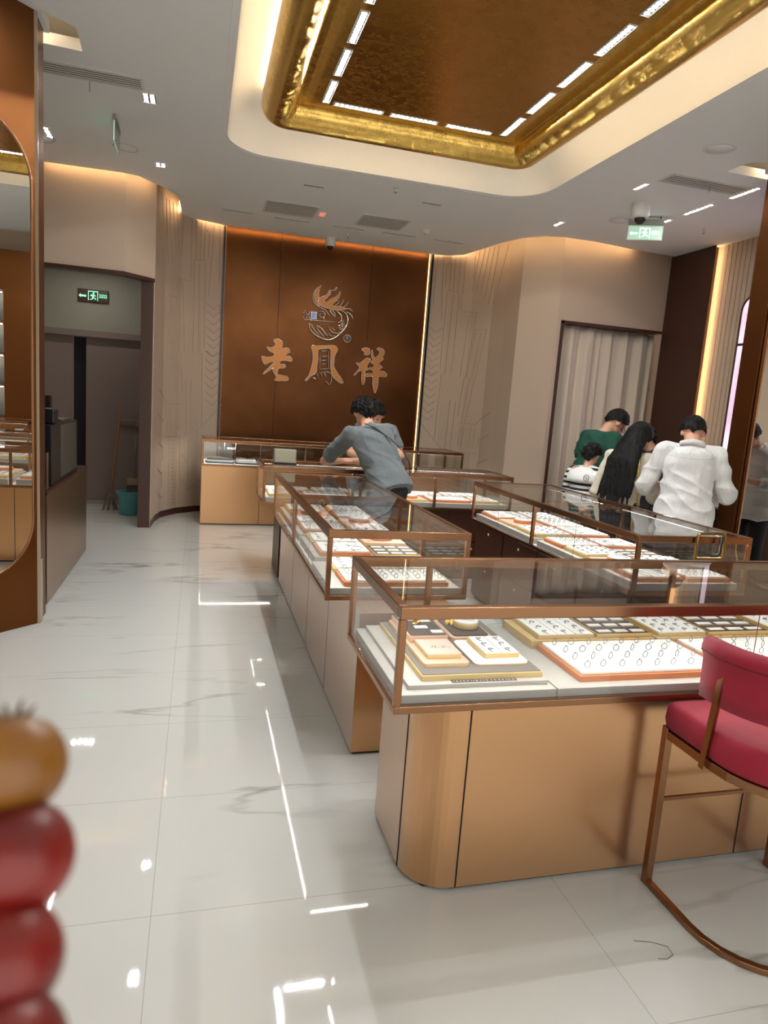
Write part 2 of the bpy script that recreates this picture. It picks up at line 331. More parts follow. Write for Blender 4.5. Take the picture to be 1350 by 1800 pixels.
EMS= [[(1.514,3.047),(1.447,2.991),(1.413,2.911),(1.422,2.839),(1.467,2.787),(1.537,2.757),(1.589,2.734),(1.649,2.667)],[(1.629,2.999),(1.676,2.996),(1.716,3.042),(1.721,3.026),(1.693,2.994)],[(1.705,2.804),(1.754,2.842),(1.765,2.876)],[(1.77,2.806),(1.806,2.847),(1.83,2.901)],[(1.822,2.796),(1.863,2.829),(1.893,2.879)],[(1.845,2.777),(1.905,2.788),(1.96,2.756)],[(1.869,2.743),(1.927,2.72),(1.975,2.658)],[(1.644,2.748),(1.677,2.702),(1.727,2.662)],[(1.67,2.743),(1.711,2.714),(1.727,2.666)],[(1.735,2.741),(1.789,2.706),(1.814,2.659),(1.804,2.608),(1.761,2.596)],[(1.804,2.748),(1.866,2.722),(1.897,2.651),(1.881,2.558),(1.822,2.469),(1.739,2.394),(1.655,2.357),(1.569,2.366),(1.463,2.41),(1.4,2.469),(1.375,2.549)],[(1.375,2.549),(1.414,2.52),(1.46,2.459),(1.532,2.4)],[(1.482,2.531),(1.502,2.479),(1.548,2.426),(1.597,2.385)],[(1.482,2.531),(1.552,2.492),(1.599,2.439),(1.648,2.398)],[(1.648,2.539),(1.664,2.495),(1.709,2.458),(1.779,2.456),(1.845,2.504)],[(1.646,2.444),(1.686,2.41),(1.738,2.419)],[(1.683,2.53),(1.707,2.499),(1.738,2.486)],[(1.764,2.554),(1.807,2.567),(1.845,2.637)],[(1.774,2.535),(1.817,2.543),(1.856,2.605)],[(1.784,2.515),(1.827,2.519),(1.867,2.581)],[(1.802,2.504),(1.853,2.522),(1.876,2.566)],[(1.29,2.63),(1.317,2.592),(1.385,2.591),(1.504,2.59),(1.727,2.596)],[(1.283,2.682),(1.304,2.672),(1.323,2.715)],[(1.497,2.708),(1.548,2.718),(1.584,2.685),(1.561,2.641),(1.522,2.645),(1.516,2.678),(1.541,2.688)],[(1.569,2.65),(1.58,2.602)],[(1.333,2.691),(1.339,2.659),(1.369,2.654),(1.374,2.704)],[(1.34,2.635),(1.347,2.595)],[(1.374,2.638),(1.38,2.598)]]
REL= [[(-0.459,3.671),(-0.425,2.924)],[(-0.426,3.679),(-0.387,2.954)],[(-0.394,3.677),(-0.35,3.005)],[(-0.356,3.676),(-0.314,3.065)],[(-0.32,3.68),(-0.276,3.122)],[(-0.278,3.671),(-0.242,3.137)],[(-0.242,3.58),(-0.246,3.277)],[(-0.146,3.584),(-0.143,2.908)],[(-0.09,3.593),(-0.088,3.136)],[(-0.033,3.593),(-0.041,3.15)],[(0.014,3.604),(0.006,3.169)],[(0.027,3.517),(0.063,3.472),(0.061,3.199)],[(0.116,3.588),(0.097,3.185),(0.076,2.734)],[(0.185,3.603),(0.197,2.947)],[(-0.108,3.12),(0.038,3.158)],[(-0.105,3.121),(-0.093,2.017)],[(-0.045,3.101),(-0.024,2.027)],[(0.029,3.12),(0.039,2.089)],[(-0.298,2.862),(-0.152,2.869)],[(-0.298,2.862),(-0.257,1.994)],[(-0.233,2.833),(-0.191,2.003)],[(-0.39,2.632),(-0.282,2.631)],[(-0.39,2.632),(-0.336,1.983)],[(-0.35,2.59),(-0.302,1.988)],[(-0.302,2.611),(-0.252,1.995)],[(-0.329,1.984),(-0.279,1.395)],[(-0.288,1.989),(-0.248,1.396)],[(-0.236,1.997),(-0.207,1.466)],[(-0.357,1.376),(-0.226,1.375)],[(-0.451,1.548),(-0.367,1.362)],[(-0.45,1.259),(-0.408,1.167),(-0.405,1.09)],[(-0.371,1.323),(-0.365,1.046)],[(-0.335,1.325),(-0.329,1.046)],[(-0.273,1.328),(-0.266,1.047)],[(-0.239,1.33),(-0.232,1.047)],[(-0.404,0.977),(-0.222,0.976)],[(-0.343,0.973),(-0.339,0.076)],[(-0.222,0.973),(-0.208,0.065)],[(-0.454,0.935),(-0.41,0.856),(-0.409,0.688)],[(-0.448,0.611),(-0.407,0.53),(-0.407,0.359)],[(-0.437,0.305),(-0.404,0.234),(-0.401,0.084)],[(-0.195,0.76),(-0.12,0.623),(-0.111,0.298)],[(-0.198,0.44),(-0.106,0.285),(0.021,0.412)],[(0.253,1.356),(-0.122,0.92),(-0.12,0.629)],[(-0.169,1.672),(-0.15,0.99)],[(-0.105,1.678),(-0.091,0.99)],[(0.018,2.032),(0.04,1.121)],[(0.055,2.645),(0.144,2.582),(0.207,2.651),(0.259,2.604)],[(0.058,2.548),(0.147,2.485),(0.21,2.554),(0.262,2.506)],[(0.061,2.451),(0.15,2.387),(0.214,2.456),(0.266,2.408)],[(0.064,2.354),(0.153,2.289),(0.217,2.358),(0.269,2.309)],[(0.067,2.256),(0.157,2.191),(0.221,2.259),(0.273,2.21)],[(0.07,2.158),(0.16,2.092),(0.224,2.16),(0.276,2.11)],[(0.073,2.06),(0.163,1.992),(0.228,2.06),(0.28,2.01)],[(0.057,2.059),(0.139,1.993),(0.2,2.057),(0.259,2.006)],[(0.06,1.959),(0.142,1.892),(0.203,1.956),(0.263,1.904)],[(0.063,1.858),(0.145,1.791),(0.206,1.855),(0.266,1.802)],[(0.066,1.757),(0.149,1.69),(0.21,1.753),(0.27,1.7)],[(0.07,1.656),(0.152,1.587),(0.213,1.651),(0.274,1.597)],[(0.073,1.555),(0.155,1.485),(0.217,1.548),(0.277,1.494)],[(0.076,1.453),(0.159,1.382),(0.22,1.445),(0.281,1.39)],[(-0.316,0.922),(-0.284,0.922)],[(-0.314,0.875),(-0.283,0.874)],[(-0.313,0.827),(-0.282,0.826)],[(-0.312,0.779),(-0.281,0.778)],[(-0.311,0.732),(-0.28,0.73)],[(-0.31,0.684),(-0.279,0.682)],[(-0.309,0.636),(-0.277,0.634)],[(-0.308,0.588),(-0.276,0.586)],[(-0.307,0.539),(-0.275,0.537)],[(-0.306,0.491),(-0.274,0.489)],[(-0.305,0.443),(-0.273,0.44)],[(-0.304,0.394),(-0.272,0.392)],[(-0.303,0.346),(-0.271,0.343)],[(-0.301,0.297),(-0.27,0.294)],[(-0.3,0.248),(-0.268,0.245)],[(-0.299,0.199),(-0.267,0.196)],[(-0.298,0.15),(-0.266,0.146)]]

# ================================================================ ROOM SHELL
struct('floor', MB().box(-3.0, 6.2, -1.7, 10.2, -.12, 0), M_floor)
XL, XR = -2.2, 5.58
def wallpath(name, pts, z0, z1, m, t=.12, side=1):
    """wall standing along a plan path; the room is on its left-hand side when side=1"""
    mb = MB(); n = len(pts); inner = []; outer = []
    for i, p in enumerate(pts):
        p = Vector(p).to_2d(); d = (Vector(pts[min(i+1,n-1)]) - Vector(pts[max(i-1,0)])).to_2d().normalized()
        nr = Vector((d.y, -d.x))*t*side; inner.append((p.x,p.y)); outer.append((p.x+nr.x, p.y+nr.y))
    loop = inner + outer[::-1]; mb.prism(loop, z0, z1); return struct(name, mb, m)
CX = 1.625                                        # middle axis of the shop
mirx = lambda pts: [(2*CX-x, y) for x, y in pts]
RELW = [(.27,9.25),(0,9.15),(-.25,8.92),(-.42,8.62),(-.47,8.3),(-.49,7.95)]
wallpath('wall_relief_left', RELW, 0, 4.05, M_wall, side=1)
wallpath('wall_relief_right', [(2*CX-x, y) for x, y in RELW], 0, 4.05, M_wall, side=-1)
struct('wall_sign', MB().box(.15, 3.10, 9.40, 9.52, 0, 4.05), M_wall)
# left rear wall with the passage opening (x -1.95 .. -.60), right rear wall with the curtained doorway
mb = MB().prism([(XL,7.68),(-.77,7.68),(-.49,7.95),(-.56,8.05),(-.80,7.80),(XL,7.80)], 2.68, 4.05)
struct('wall_rear_left', mb, M_wall)
struct('wall_rear_left_end', MB().box(XL, -1.98, 7.68, 7.80, 0, 2.68), M_wall)
mb = MB().prism(mirx([(-.49,7.95),(-.86,7.65),(-.94,7.65),(-.94,7.80),(-.80,7.80),(-.56,8.05)]), 0, 4.05)
mb.box(4.19, XR+.12, 7.65, 7.80, 2.70, 4.05); struct('wall_rear_right', mb, M_wall)
struct('wall_left', MB().box(XL-.12, XL, -1.6, 9.9, 0, 4.05), M_wall)
mb = MB().box(XR+.10, XR+.22, -1.6, 8.6, 0, 4.05); struct('wall_right', mb, M_wall)
mb = MB().box(XL, XR+.1, -1.62, -1.5, 3.0, 4.05); mb.box(XL, -1.2, -1.62, -1.5, 0, 3.0); mb.box(4.8, XR+.1, -1.62, -1.5, 0, 3.0)
struct('wall_front', mb, M_wall)
struct('ceiling_upper', MB().box(XL-.12, XR+.22, -1.62, 10.0, 4.05, 4.15), M_plaster)
# dark metal cladding of the right wall beside the doorway, it projects in front of the lit beige wall
struct('wall_cladding_right', MB().box(XR, XR+.10, 6.96, 7.65, 0, HC), M_dark)
struct('trim_wall_light_lip', MB().box(XR, XR+.012, 6.89, 6.96, 0, HC), M_dark)
struct('trim_wall_light', MB().box(XR+.0125, XR+.018, 6.91, 6.94, .05, HC-.02), M_slot)
# grooved skin of the right wall
mb = MB()
for k in range(28): mb.box(XR+.085, XR+.10, 4.9+k*.07, 4.9+k*.07+.062, .08, HC)
struct('wall_slats_right', mb, M_wall)

# suspended ceiling with openings
k_ = .976
edge = [(XL-.1,7.62),(-1.5,7.60),(-.80,7.57),(-.64,7.60),(-.46,7.82),(-.28,8.10),(-.27,8.50),(-.265,8.95),(-.17,9.03),(.05,9.10),(.27,9.17),(1.6,9.19),(2.98,9.20),(3.2,9.16),(3.35,9.0),(3.43,8.55),(3.50,8.1),(3.62,7.75),(3.8,7.55),(4.0,7.48),(4.4,7.47),(5.0,7.56),(XR+.1,7.60)]
outer = [(XL-.1,-1.5),(XR+.12,-1.5)] + edge[::-1]
CV = (.155, 3.06, 1.75, 6.43, .40)                # recess of the gold ceiling panel
def pill_hole(s):                                 # light slot around a pillar
    pts = [(-2.2,4.12+.10),(-1.52,4.12+.02),(-.94,4.60),(-.76,4.76),(-.77,5.05),(-2.2,5.05)]
    return [(2*CX-x if s < 0 else x, y) for x, y in pts]
holeL = [(-2.0,4.92),(-1.0,4.92),(-.955,4.62),(-.76,4.76),(-.77,5.06),(-2.0,4.99+.05)]
holeL = [(-2.0,4.90),(-.93,4.90),(-.93,4.63),(-.76,4.76),(-.77,5.06),(-2.0,4.99)]
holeR = [(4.33,4.62),(4.33,4.90),(5.4,4.90),(5.4,4.99),(4.04,4.99),(4.04,4.76)]
mb = MB().prism([outer, rrect(*CV, 8), holeL, holeR], HC, HC+.07)
struct('ceiling', mb, M_plaster)
# curved plaster cove of the recess
mb = ring_loft(MB(), *CV, [(0,HC),(.012,HC+.05),(.04,HC+.12),(.10,HC+.20),(.18,HC+.255),(.30,HC+.28),(.9,HC+.29)])
struct('ceiling_cove', mb, M_plaster)
mb = ring_loft(MB(), CV[0]-.045, CV[1]+.045, CV[2]-.045, CV[3]+.045, .46, [(0,HC+.001),(0,HC-.003),(.005,HC-.003),(.005,HC+.001)])
struct('trim_ceiling_groove', mb, M_plaster)
# warm LED ribbons on the outer edge of the ceiling, facing the walls
def ribbon(name, pts, z0, z1, m, off=.0):
    mb = MB(); n = len(pts)
    for a, b in zip(pts, pts[1:]):
        a = Vector(a).to_2d(); b = Vector(b).to_2d(); d = (b-a).normalized(); nr = Vector((-d.y, d.x))*off; a = a+nr; b = b+nr; t = Vector((-d.y, d.x))*.004
        mb.add([(a.x,a.y,z0),(b.x,b.y,z0),(b.x+t.x,b.y+t.y,z0),(a.x+t.x,a.y+t.y,z0),(a.x,a.y,z1),(b.x,b.y,z1),(b.x+t.x,b.y+t.y,z1),(a.x+t.x,a.y+t.y,z1)], [(0,3,2,1),(4,5,6,7),(0,1,5,4),(1,2,6,5),(2,3,7,6),(3,0,4,7)])
    return struct(name, mb, m)
ribbon('trim_light_rear', edge[1:5], HC+.03, HC+.045, M_slot, .008)
ribbon('trim_light_rear_middle', edge[6:-1], HC+.03, HC+.045, M_slot, .008)
ribbon('trim_light_pillar_left', [(-1.95,4.89),(-.97,4.89)], HC+.09, HC+.11, M_cove)
ribbon('trim_light_pillar_right', [(5.35,4.89),(4.36,4.89)], HC+.09, HC+.11, M_cove)

# sign backing: brown metal panel in three sheets, with the light line on its right edge
for i, (a, b) in enumerate(((.275,.965),(.969,2.185),(2.189,2.975))):
    struct('wall_sign_sheet' + ('' if i == 0 else '_%s' % ('middle','right')[i-1]), MB().box(a, b, 9.34, 9.40, 0, 3.98), M_sign)
struct('trim_sign_light_right', MB().box(2.981, 2.989, 9.315, 9.333, .1, 3.75), M_signled)
struct('trim_sign_light_left', MB().box(.2622, .2640, 9.31, 9.333, .1, 3.75), M_signled)
struct('trim_sign_edge', MB().box(2.99, 3.012, 9.22, 9.40, 0, 3.9), M_black)
struct('trim_sign_edge_left', MB().box(.238, .262, 9.22, 9.40, 0, 3.9), M_dark)
# relief lines pressed into both rear walls
def path_xy(pts, x):
    P_ = sorted(pts)
    for (x0,y0),(x1,y1) in zip(P_, P_[1:]):
        if x0 <= x <= x1: return y0+(y1-y0)*(x-x0)/(x1-x0)
    return P_[0][1] if x < P_[0][0] else P_[-1][1]
def relief(mir):
    mb = MB()
    for L in REL:
        pts = []
        for x, z in L:
            x = max(x, -.46); y = path_xy(RELW, x) - .003; pts.append(Vector(((2*CX-x) if mir else x, y, max(z,.1))))
        q = []
        for a, b in zip(pts, pts[1:]):
            k = max(1, int(abs(a.x-b.x)/.04))
            for i in range(k):
                c = a.lerp(b, i/k); x = (2*CX-c.x) if mir else c.x; c.y = path_xy(RELW, x)-.003; q.append(c)
        q.append(pts[-1])
        for a, b in zip(q, q[1:]):
            if (a-b).length > .002: mb.bar(a, b, .009, .007, (0,-1,0) if abs((b-a).normalized().y) < .9 else (1,0,0))
    return mb
struct('trim_relief_left', relief(False), M_groove); struct('trim_relief_right', relief(True), M_groove)
struct('baseboard_relief_left', MB().prism([(x, y-.012) for x, y in RELW] + [(x, y) for x, y in RELW[::-1]], 0, .075), M_dark)
# passage behind the left opening
struct('door_1', MB().box(-.625,-.50,7.94,8.06,0,2.68).box(-1.985,-1.93,7.66,7.82,0,2.68), M_dark)
mb = MB().prism([(-1.95,7.66),(-.77,7.66),(-.49,7.94),(-.60,7.98),(-.80,7.80),(-1.95,7.80)], 2.655, 2.69); struct('door_1_header', mb, M_dark)
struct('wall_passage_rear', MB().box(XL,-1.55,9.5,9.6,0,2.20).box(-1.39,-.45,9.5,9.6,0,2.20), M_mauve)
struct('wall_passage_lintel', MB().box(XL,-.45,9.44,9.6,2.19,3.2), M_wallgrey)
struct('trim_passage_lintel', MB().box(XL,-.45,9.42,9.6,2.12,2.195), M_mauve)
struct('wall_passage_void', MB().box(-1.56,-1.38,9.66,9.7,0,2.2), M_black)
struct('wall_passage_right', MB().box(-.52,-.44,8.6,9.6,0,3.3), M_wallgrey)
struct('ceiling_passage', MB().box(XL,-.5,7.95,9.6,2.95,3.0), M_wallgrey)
struct('baseboard_passage', MB().box(-1.39,-.53,9.485,9.5,0,.05), M_wallgrey)
# doorway with a curtain on the right
mb = MB().box(4.165,4.20,7.63,7.82,0,2.70); mb.box(4.165,XR,7.63,7.82,2.675,2.705); struct('door_2', mb, M_dark)
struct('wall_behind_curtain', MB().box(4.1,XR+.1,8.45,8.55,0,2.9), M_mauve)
def curtain(name, x0, x1, y, label, ph):
    mb = MB(); n = 90; L = []
    for z, a in ((.02,1),(1.3,1.0),(2.5,.85),(2.67,.6)):
        L.append([(x0+(x1-x0)*i/n, y + a*(.045*sin(i/n*(x1-x0)*26+ph)+.012*sin(i/n*(x1-x0)*58+1+ph+z*.4)), z) for i in range(n+1)])
    mb.loft(L, close=False); o = mb.build(name, M_curtain, recalc=False); s = o.modifiers.new('thick','SOLIDIFY'); s.thickness = .004
    return tag(o, label, 'curtain', 'curtains in the right doorway')
curtain('curtain', 4.215, 4.80, 7.76, 'left half of the beige floor-length curtain in the right doorway', 0)
curtain('curtain', 4.82, 5.575, 7.79, 'right half of the beige floor-length curtain, beside the dark wall', 2)

# pillars with mirrors
def pillar(name, poly, m): return struct(name, MB().prism(poly, 0, HC), m)
pL = [(-.957,4.65),(-.957,4.86),(XL,4.86),(XL,4.12),(-1.487,4.12)]
pR = [(4.33,4.65),(4.33,4.86),(XR+.1,4.86),(XR+.1,3.90),(4.81,3.90)]
pillar('trim_pillar_left', pL, M_brown); pillar('trim_pillar_right', pR, M_brown)
struct('trim_pillar_edge_left', MB().box(-.962,-.945,4.645,4.66,0,HC).box(-.975,-.945,4.66,4.72,.0,.42), M_steel)
struct('trim_pillar_edge_right', MB().box(4.318,4.335,4.64,4.655,0,HC), M_bronze2)
def wall_mirror(corner, d, w, z0, z1, label, inset=.035):
    c = Vector((corner[0], corner[1], 0)); d = Vector((d[0], d[1], 0)).normalized(); n = Vector((0,0,1)).cross(d)
    if n.y > 0: n = -n
    r = w/2; loop = []
    for i in range(25): a = pi*i/24; loop.append((r-r*cos(pi-a)*-1 if 0 else r+r*cos(a), z1-r+r*sin(a)))
    for i in range(25): a = pi+pi*i/24; loop.append((r+r*cos(a), z0+r+r*sin(a)))
    P = lambda s, z, o: c + d*(inset+s) + n*o + Vector((0,0,z))
    t = thing('pillar_mirror', label, 'mirror', tuple(P(r, z0, 0)))
    MB().prism(loop, .0, .008, fn=lambda s, z, o: tuple(P(s, z, o+.001))).build('mirror_glass', M_mirror, t)
    mb = MB(); pts = [P(s, z, .008) for s, z in loop]; mb.tube(pts, .009, 8, closed=True); mb.build('mirror_frame', M_bronze2, t)
    return t
wall_mirror((-.957,4.65), (-1,-1), .66, .36, 2.98, 'tall round-ended mirror set in the brown pillar at the left picture edge')
wall_mirror((4.33,4.65), (.54,-.84), .62, .30, 2.98, 'tall round-ended mirror set in the brown pillar at the right picture edge')

# ================================================================ GOLD CEILING PANEL
GX0, GX1, GY0, GY1 = .385, 2.70, 2.20, 5.84
gp = thing('gold_ceiling_panel', 'large gold leaf ceiling panel with a rolled rim above the showcases', 'ceiling panel', (1.54,3.7,3.8))
MB().box(GX0+.43, GX1-.43, GY0+.43, GY1-.43, 3.70, 3.73).build('panel', M_leaf, gp)
mb = ring_loft(MB(), GX0, GX1, GY0, GY1, .22, [(.44,3.6995),(.385,3.702),(.34,3.712),(.30,3.728),(.268,3.735),(.247,3.728)] + [(.12+.12*cos(a*pi/14), 3.72-.12*sin(a*pi/14)) for a in range(0,15)] + [(.004,3.79),(.03,3.83),(.32,3.84)], 10)
mb.build('rolled_rim', M_leafrim, gp)
mb = ring_loft(MB(), GX0+.05, GX1-.05, GY0+.05, GY1-.05, .2, [(0,3.845),(0,3.86),(.01,3.86),(.01,3.845)], 10)
mb.build('light_strip', M_cove2, gp)

# ================================================================ CEILING FITTINGS
def strip_light(cx, cy_, L, W, along, z, n, label, group, rows=1, m=None):
    """recessed linear downlight: white frame, black reflector, bright square cells"""
    t = thing('strip_light', label, 'ceiling light', (cx, cy_, z), group)
    def B(mb, u0, u1, v0, v1, z0, z1):
        return mb.box(cx+u0, cx+u1, cy_+v0, cy_+v1, z0, z1) if along == 'x' else mb.box(cx+v0, cx+v1, cy_+u0, cy_+u1, z0, z1)
    f = MB(); e = .0015 if m is M_lens_dim else .005; l = L/2; w = W/2
    B(f,-l,l,-w,-w+e,z-.004,z+.001); B(f,-l,l,w-e,w,z-.004,z+.001); B(f,-l,-l+e,-w+e,w-e,z-.004,z+.001); B(f,l-e,l,-w+e,w-e,z-.004,z+.001)
    f.build('frame', M_white, t)
    B(MB(), -l+e, l-e, -w+e, w-e, z-.0016, z+.001).build('reflector', M_black, t)
    c = MB(); p = (L-2*e-.01)/n; rw = (W-2*e)/rows
    for i in range(n):
        for r in range(rows):
            u = -l+e+.005+p*(i+.5); v = -w+e+rw*(r+.5); k3 = .10 if m is M_lens_dim else .28; B(c, u-p*.27, u+p*.27, v-rw*k3, v+rw*k3, z-.003, z-.0015)
    if n*rows > 8: c.build('lens', m or M_lens, t)
    else:
        for q in range(n*rows): MB().add(c.v[q*8:q*8+8], c.f[:6]).build('lens', m or M_lens, t)
    return t
GZ = 3.6995
strip_light(-1.3, 8.75, .3, .08, 'x', 2.95, 4, 'added fill light on the low passage ceiling, out of sight above the lintel', None, m=emit('passage_fill_lens', (1,.97,.9), 160.0))  # unseen lamp added to brighten the passage
for k in range(6):
    y = 5.19-.449*k
    strip_light(.827, y, .368, .059, 'y', GZ, 10, '%s light strip from the far corner in the left row on the gold ceiling' % ORD[k], 'light strips on the gold ceiling')
for k in range(6):
    y = 5.175-.447*k
    strip_light(2.232, y, .358, .059, 'y', GZ, 10, '%s light strip from the far corner in the right row on the gold ceiling' % ORD[k], 'light strips on the gold ceiling')
for k, x in enumerate((1.075, 1.505, 1.95)):
    strip_light(x, 5.365, .38, .056, 'x', GZ, 10, '%s light strip in the far short row on the gold ceiling' % ('left','middle','right')[k], 'light strips on the gold ceiling')
for k, x in enumerate((1.075, 1.505, 1.95)):
    strip_light(x, 2.68, .38, .056, 'x', GZ, 10, '%s light strip in the near short row on the gold ceiling, above the front showcase' % ('left','middle','right')[k], 'light strips on the gold ceiling')
# right part of the white ceiling
for (x, y, l, n, lab) in ((3.68,5.61,.20,4,'short four-cell downlight between the exit sign and the gold ceiling'),(4.53,5.91,.40,7,'seven-cell downlight right of the hanging exit sign'),(4.54,5.34,.35,8,'long downlight close to the right pillar beside the vent'),(4.53,6.45,.30,5,'downlight directly behind the hanging exit sign'),(3.66,7.02,.20,2,'small dark downlight over the curved wall right of the sign wall')):
    strip_light(x, y, l, .05, 'y', HC, n, lab, 'small downlights on the right of the white ceiling', m=M_lens_mid)
for (x, y, l, n, lab) in ((-.41,5.61,.17,4,'short double-row downlight at the end of the left air vent'),(-.41,7.13,.13,2,'tiny double-row downlight near the passage corner'),(-1.29,6.76,.34,5,'downlight half hidden behind the left pillar'),(-.41,4.15,.17,4,'double-row downlight over the aisle by the left pillar'),(-.41,2.7,.17,4,'double-row downlight over the front aisle')):
    strip_light(x, y, l, .10 if n != 5 else .06, 'y', HC, n, lab, 'small downlights on the left of the white ceiling', rows=2 if n != 5 else 1, m=M_lens_mid)
for (x, y, l, lab) in ((.36,8.41,.37,'leftmost slim slot light over the sign wall'),(.985,8.44,.42,'slim slot light in front of the left grille'),(1.66,8.44,.38,'slim slot light between the two grilles near the dome camera'),(2.28,8.41,.42,'slim slot light in front of the right grille'),(2.92,8.41,.40,'rightmost slim slot light over the sign wall'),(1.016,7.05,.20,'short slot light nearer the gold panel, on the left'),(2.222,7.02,.20,'short slot light nearer the gold panel, on the right')):
    strip_light(x, y, l, .034, 'x', HC, 8, lab, 'slim slot lights before the sign wall', m=M_lens_dim)
def vent(name, x0, x1, y0, y1, n, label, grp=None):
    t = thing(name, label, 'air vent', ((x0+x1)/2,(y0+y1)/2,HC), grp); e = .018
    f = MB().box(x0-e,x1+e,y0-e,y0,HC-.006,HC+.002).box(x0-e,x1+e,y1,y1+e,HC-.006,HC+.002).box(x0-e,x0,y0,y1,HC-.006,HC+.002).box(x1,x1+e,y0,y1,HC-.006,HC+.002)
    f.build('frame', M_white, t); MB().box(x0,x1,y0,y1,HC-.0015,HC+.001).build('backing', M_black, t)
    s = MB(); p = (y1-y0)/n
    for i in range(n): s.box(x0,x1,y0+p*(i+.15),y0+p*(i+.60),HC-.005,HC-.0015)
    s.build('slats', M_white, t); return t
vent('ceiling_vent', .64, 1.18, 7.76, 8.22, 10, 'left square air grille in front of the sign wall', 'square grilles before the sign wall')
vent('ceiling_vent', 1.70, 2.21, 7.76, 8.22, 10, 'right square air grille in front of the sign wall', 'square grilles before the sign wall')
vent('ceiling_vent', 3.73, 4.47, 5.22, 5.40, 5, 'long air vent by the right pillar')
vent('ceiling_vent', -1.6, -.45, 5.30, 5.47, 5, 'long air vent running behind the left pillar')
def disc(name, x, y, r, label, cat, g=None):
    t = thing(name, label, cat, (x,y,HC), g)
    MB().lathe([(0,HC-.004),(r*.84,HC-.004),(r*.86,HC-.008),(r,HC-.004),(r,HC+.001)], (x,y,0), 36).build('trim_ring', M_white, t)
    MB().lathe([(0,HC-.0055),(r*.8,HC-.0055),(r*.8,HC-.003)], (x,y,0), 36).build('grille', M_plaster, t); return t
disc('ceiling_speaker', 3.66, 4.63, .115, 'round ceiling speaker between the gold panel and the right pillar', 'speaker', 'round ceiling speakers')
disc('ceiling_speaker', 4.13, 6.59, .11, 'round ceiling speaker beside the hanging exit sign', 'speaker', 'round ceiling speakers')
disc('ceiling_speaker', -.68, 6.80, .11, 'round ceiling speaker beside the edge-on exit sign', 'speaker', 'round ceiling speakers')
disc('ceiling_speaker', -1.38, 6.9, .11, 'round ceiling speaker half hidden behind the left pillar', 'speaker', 'round ceiling speakers')
t = thing('smoke_detector', 'round white smoke detector right of the right grille', 'smoke detector', (2.50,8.06,HC))
MB().lathe([(.055,HC+.001),(.055,HC-.012),(.045,HC-.016)], (2.50,8.06,0), 24).build('base', M_white, t)
MB().lathe([(.045,HC-.016),(.042,HC-.035),(.02,HC-.042),(0,HC-.042)], (2.50,8.06,0), 24).build('sensor_head', M_white, t)
t = thing('fire_alarm_light', 'small square red fire alarm light beside the left grille', 'alarm light', (1.257,7.97,HC))
MB().box(1.217,1.297,7.92,8.03,HC-.012,HC+.001).build('base', M_white, t)
MB().box(1.224,1.290,7.928,8.022,HC-.022,HC-.012).build('red_lens', emit('alarm_red', (.85,.12,.03), .5), t, bevel=.004)
def dome_cam(x, y, label, s=1.0, yaw=0.):
    t = thing('dome_camera', label, 'security camera', (x,y,HC), 'ceiling security cameras')
    MB().lathe([(.058*s,HC+.001),(.060*s,HC-.02*s),(.056*s,HC-.075*s),(.048*s,HC-.09*s),(0,HC-.09*s)], (x,y,0), 28).build('housing', M_white, t)
    MB().ell((x,y-.008*s,HC-.092*s), (.037*s,.037*s,.034*s)).build('camera_lens', M_blackp, t); return t
dome_cam(1.56, 9.08, 'white dome camera hanging over the sign wall', 1.15)
dome_cam(3.98, 6.02, 'large white dome camera above the hanging exit sign', 1.5)
def sprinkler(x, y, label):
    t = thing('sprinkler', label, 'sprinkler', (x,y,HC), 'ceiling sprinklers')
    MB().lathe([(.02,HC+.001),(.02,HC-.004),(.008,HC-.006),(.008,HC-.02),(.005,HC-.045),(0,HC-.045)], (x,y,0), 14).build('body', M_chrome, t)
    MB().lathe([(0,HC-.047),(.014,HC-.047),(.014,HC-.044),(0,HC-.044)], (x,y,0), 14).build('deflector', M_grey, t)
sprinkler(1.752, 6.70, 'small sprinkler between the gold panel and the two grilles')
sprinkler(5.03, 6.43, 'small sprinkler near the right corner of the ceiling')
sprinkler(1.72, 8.75, 'small sprinkler right of the dome camera over the sign wall')
for (x0,y0,lab) in ((4.13,5.28,'thin hanging rod under the right air vent'),(-.79,5.49,'thin hanging rod under the left air vent')):
    tag(MB().tube([(x0,y0,HC+.001),(x0,y0,HC-.07)], .003, 8).build('vent_rod', M_grey), lab, 'rod', 'rods under the air vents')

# exit signs
def exit_glyphs(P, w, h, face, t):
    """P(u,v,o): point on the face; arrow, running figure in a doorway and a line of writing"""
    mb = MB(); q = lambda pts, o=.0015: mb.prism(pts, 0, o, fn=lambda u, v, z: tuple(P(u*w, v*h, z)))
    q([(.04,.45),(.10,.62),(.10,.52),(.28,.52),(.28,.38),(.10,.38),(.10,.30)])
    for r in ([(.34,.12),(.36,.12),(.36,.88),(.34,.88)], [(.64,.12),(.66,.12),(.66,.88),(.64,.88)], [(.34,.82),(.66,.82),(.66,.88),(.34,.88)]): q(r)
    q([(.49,.66),(.54,.66),(.54,.78),(.49,.78)]); q([(.44,.60),(.54,.62),(.53,.40),(.47,.40)]); q([(.40,.50),(.45,.60),(.46,.56),(.42,.45)]); q([(.54,.60),(.60,.50),(.58,.47),(.53,.55)])
    q([(.50,.42),(.60,.30),(.58,.16),(.56,.28),(.47,.38)]); q([(.48,.42),(.46,.25),(.39,.20),(.40,.16),(.49,.22),(.52,.40)])
    u = .70
    for k in range(4):
        for r in (((0,.62),(.05,.62),(.05,.66),(0,.66)), ((.02,.40),(.03,.40),(.03,.68),(.02,.68)), ((0,.40),(.05,.40),(.05,.44),(0,.44)), ((.042,.46),(.052,.46),(.052,.58),(.042,.58))): q([(u+a, b) for a, b in r])
        u += .066
    mb.build('lettering', face, t)
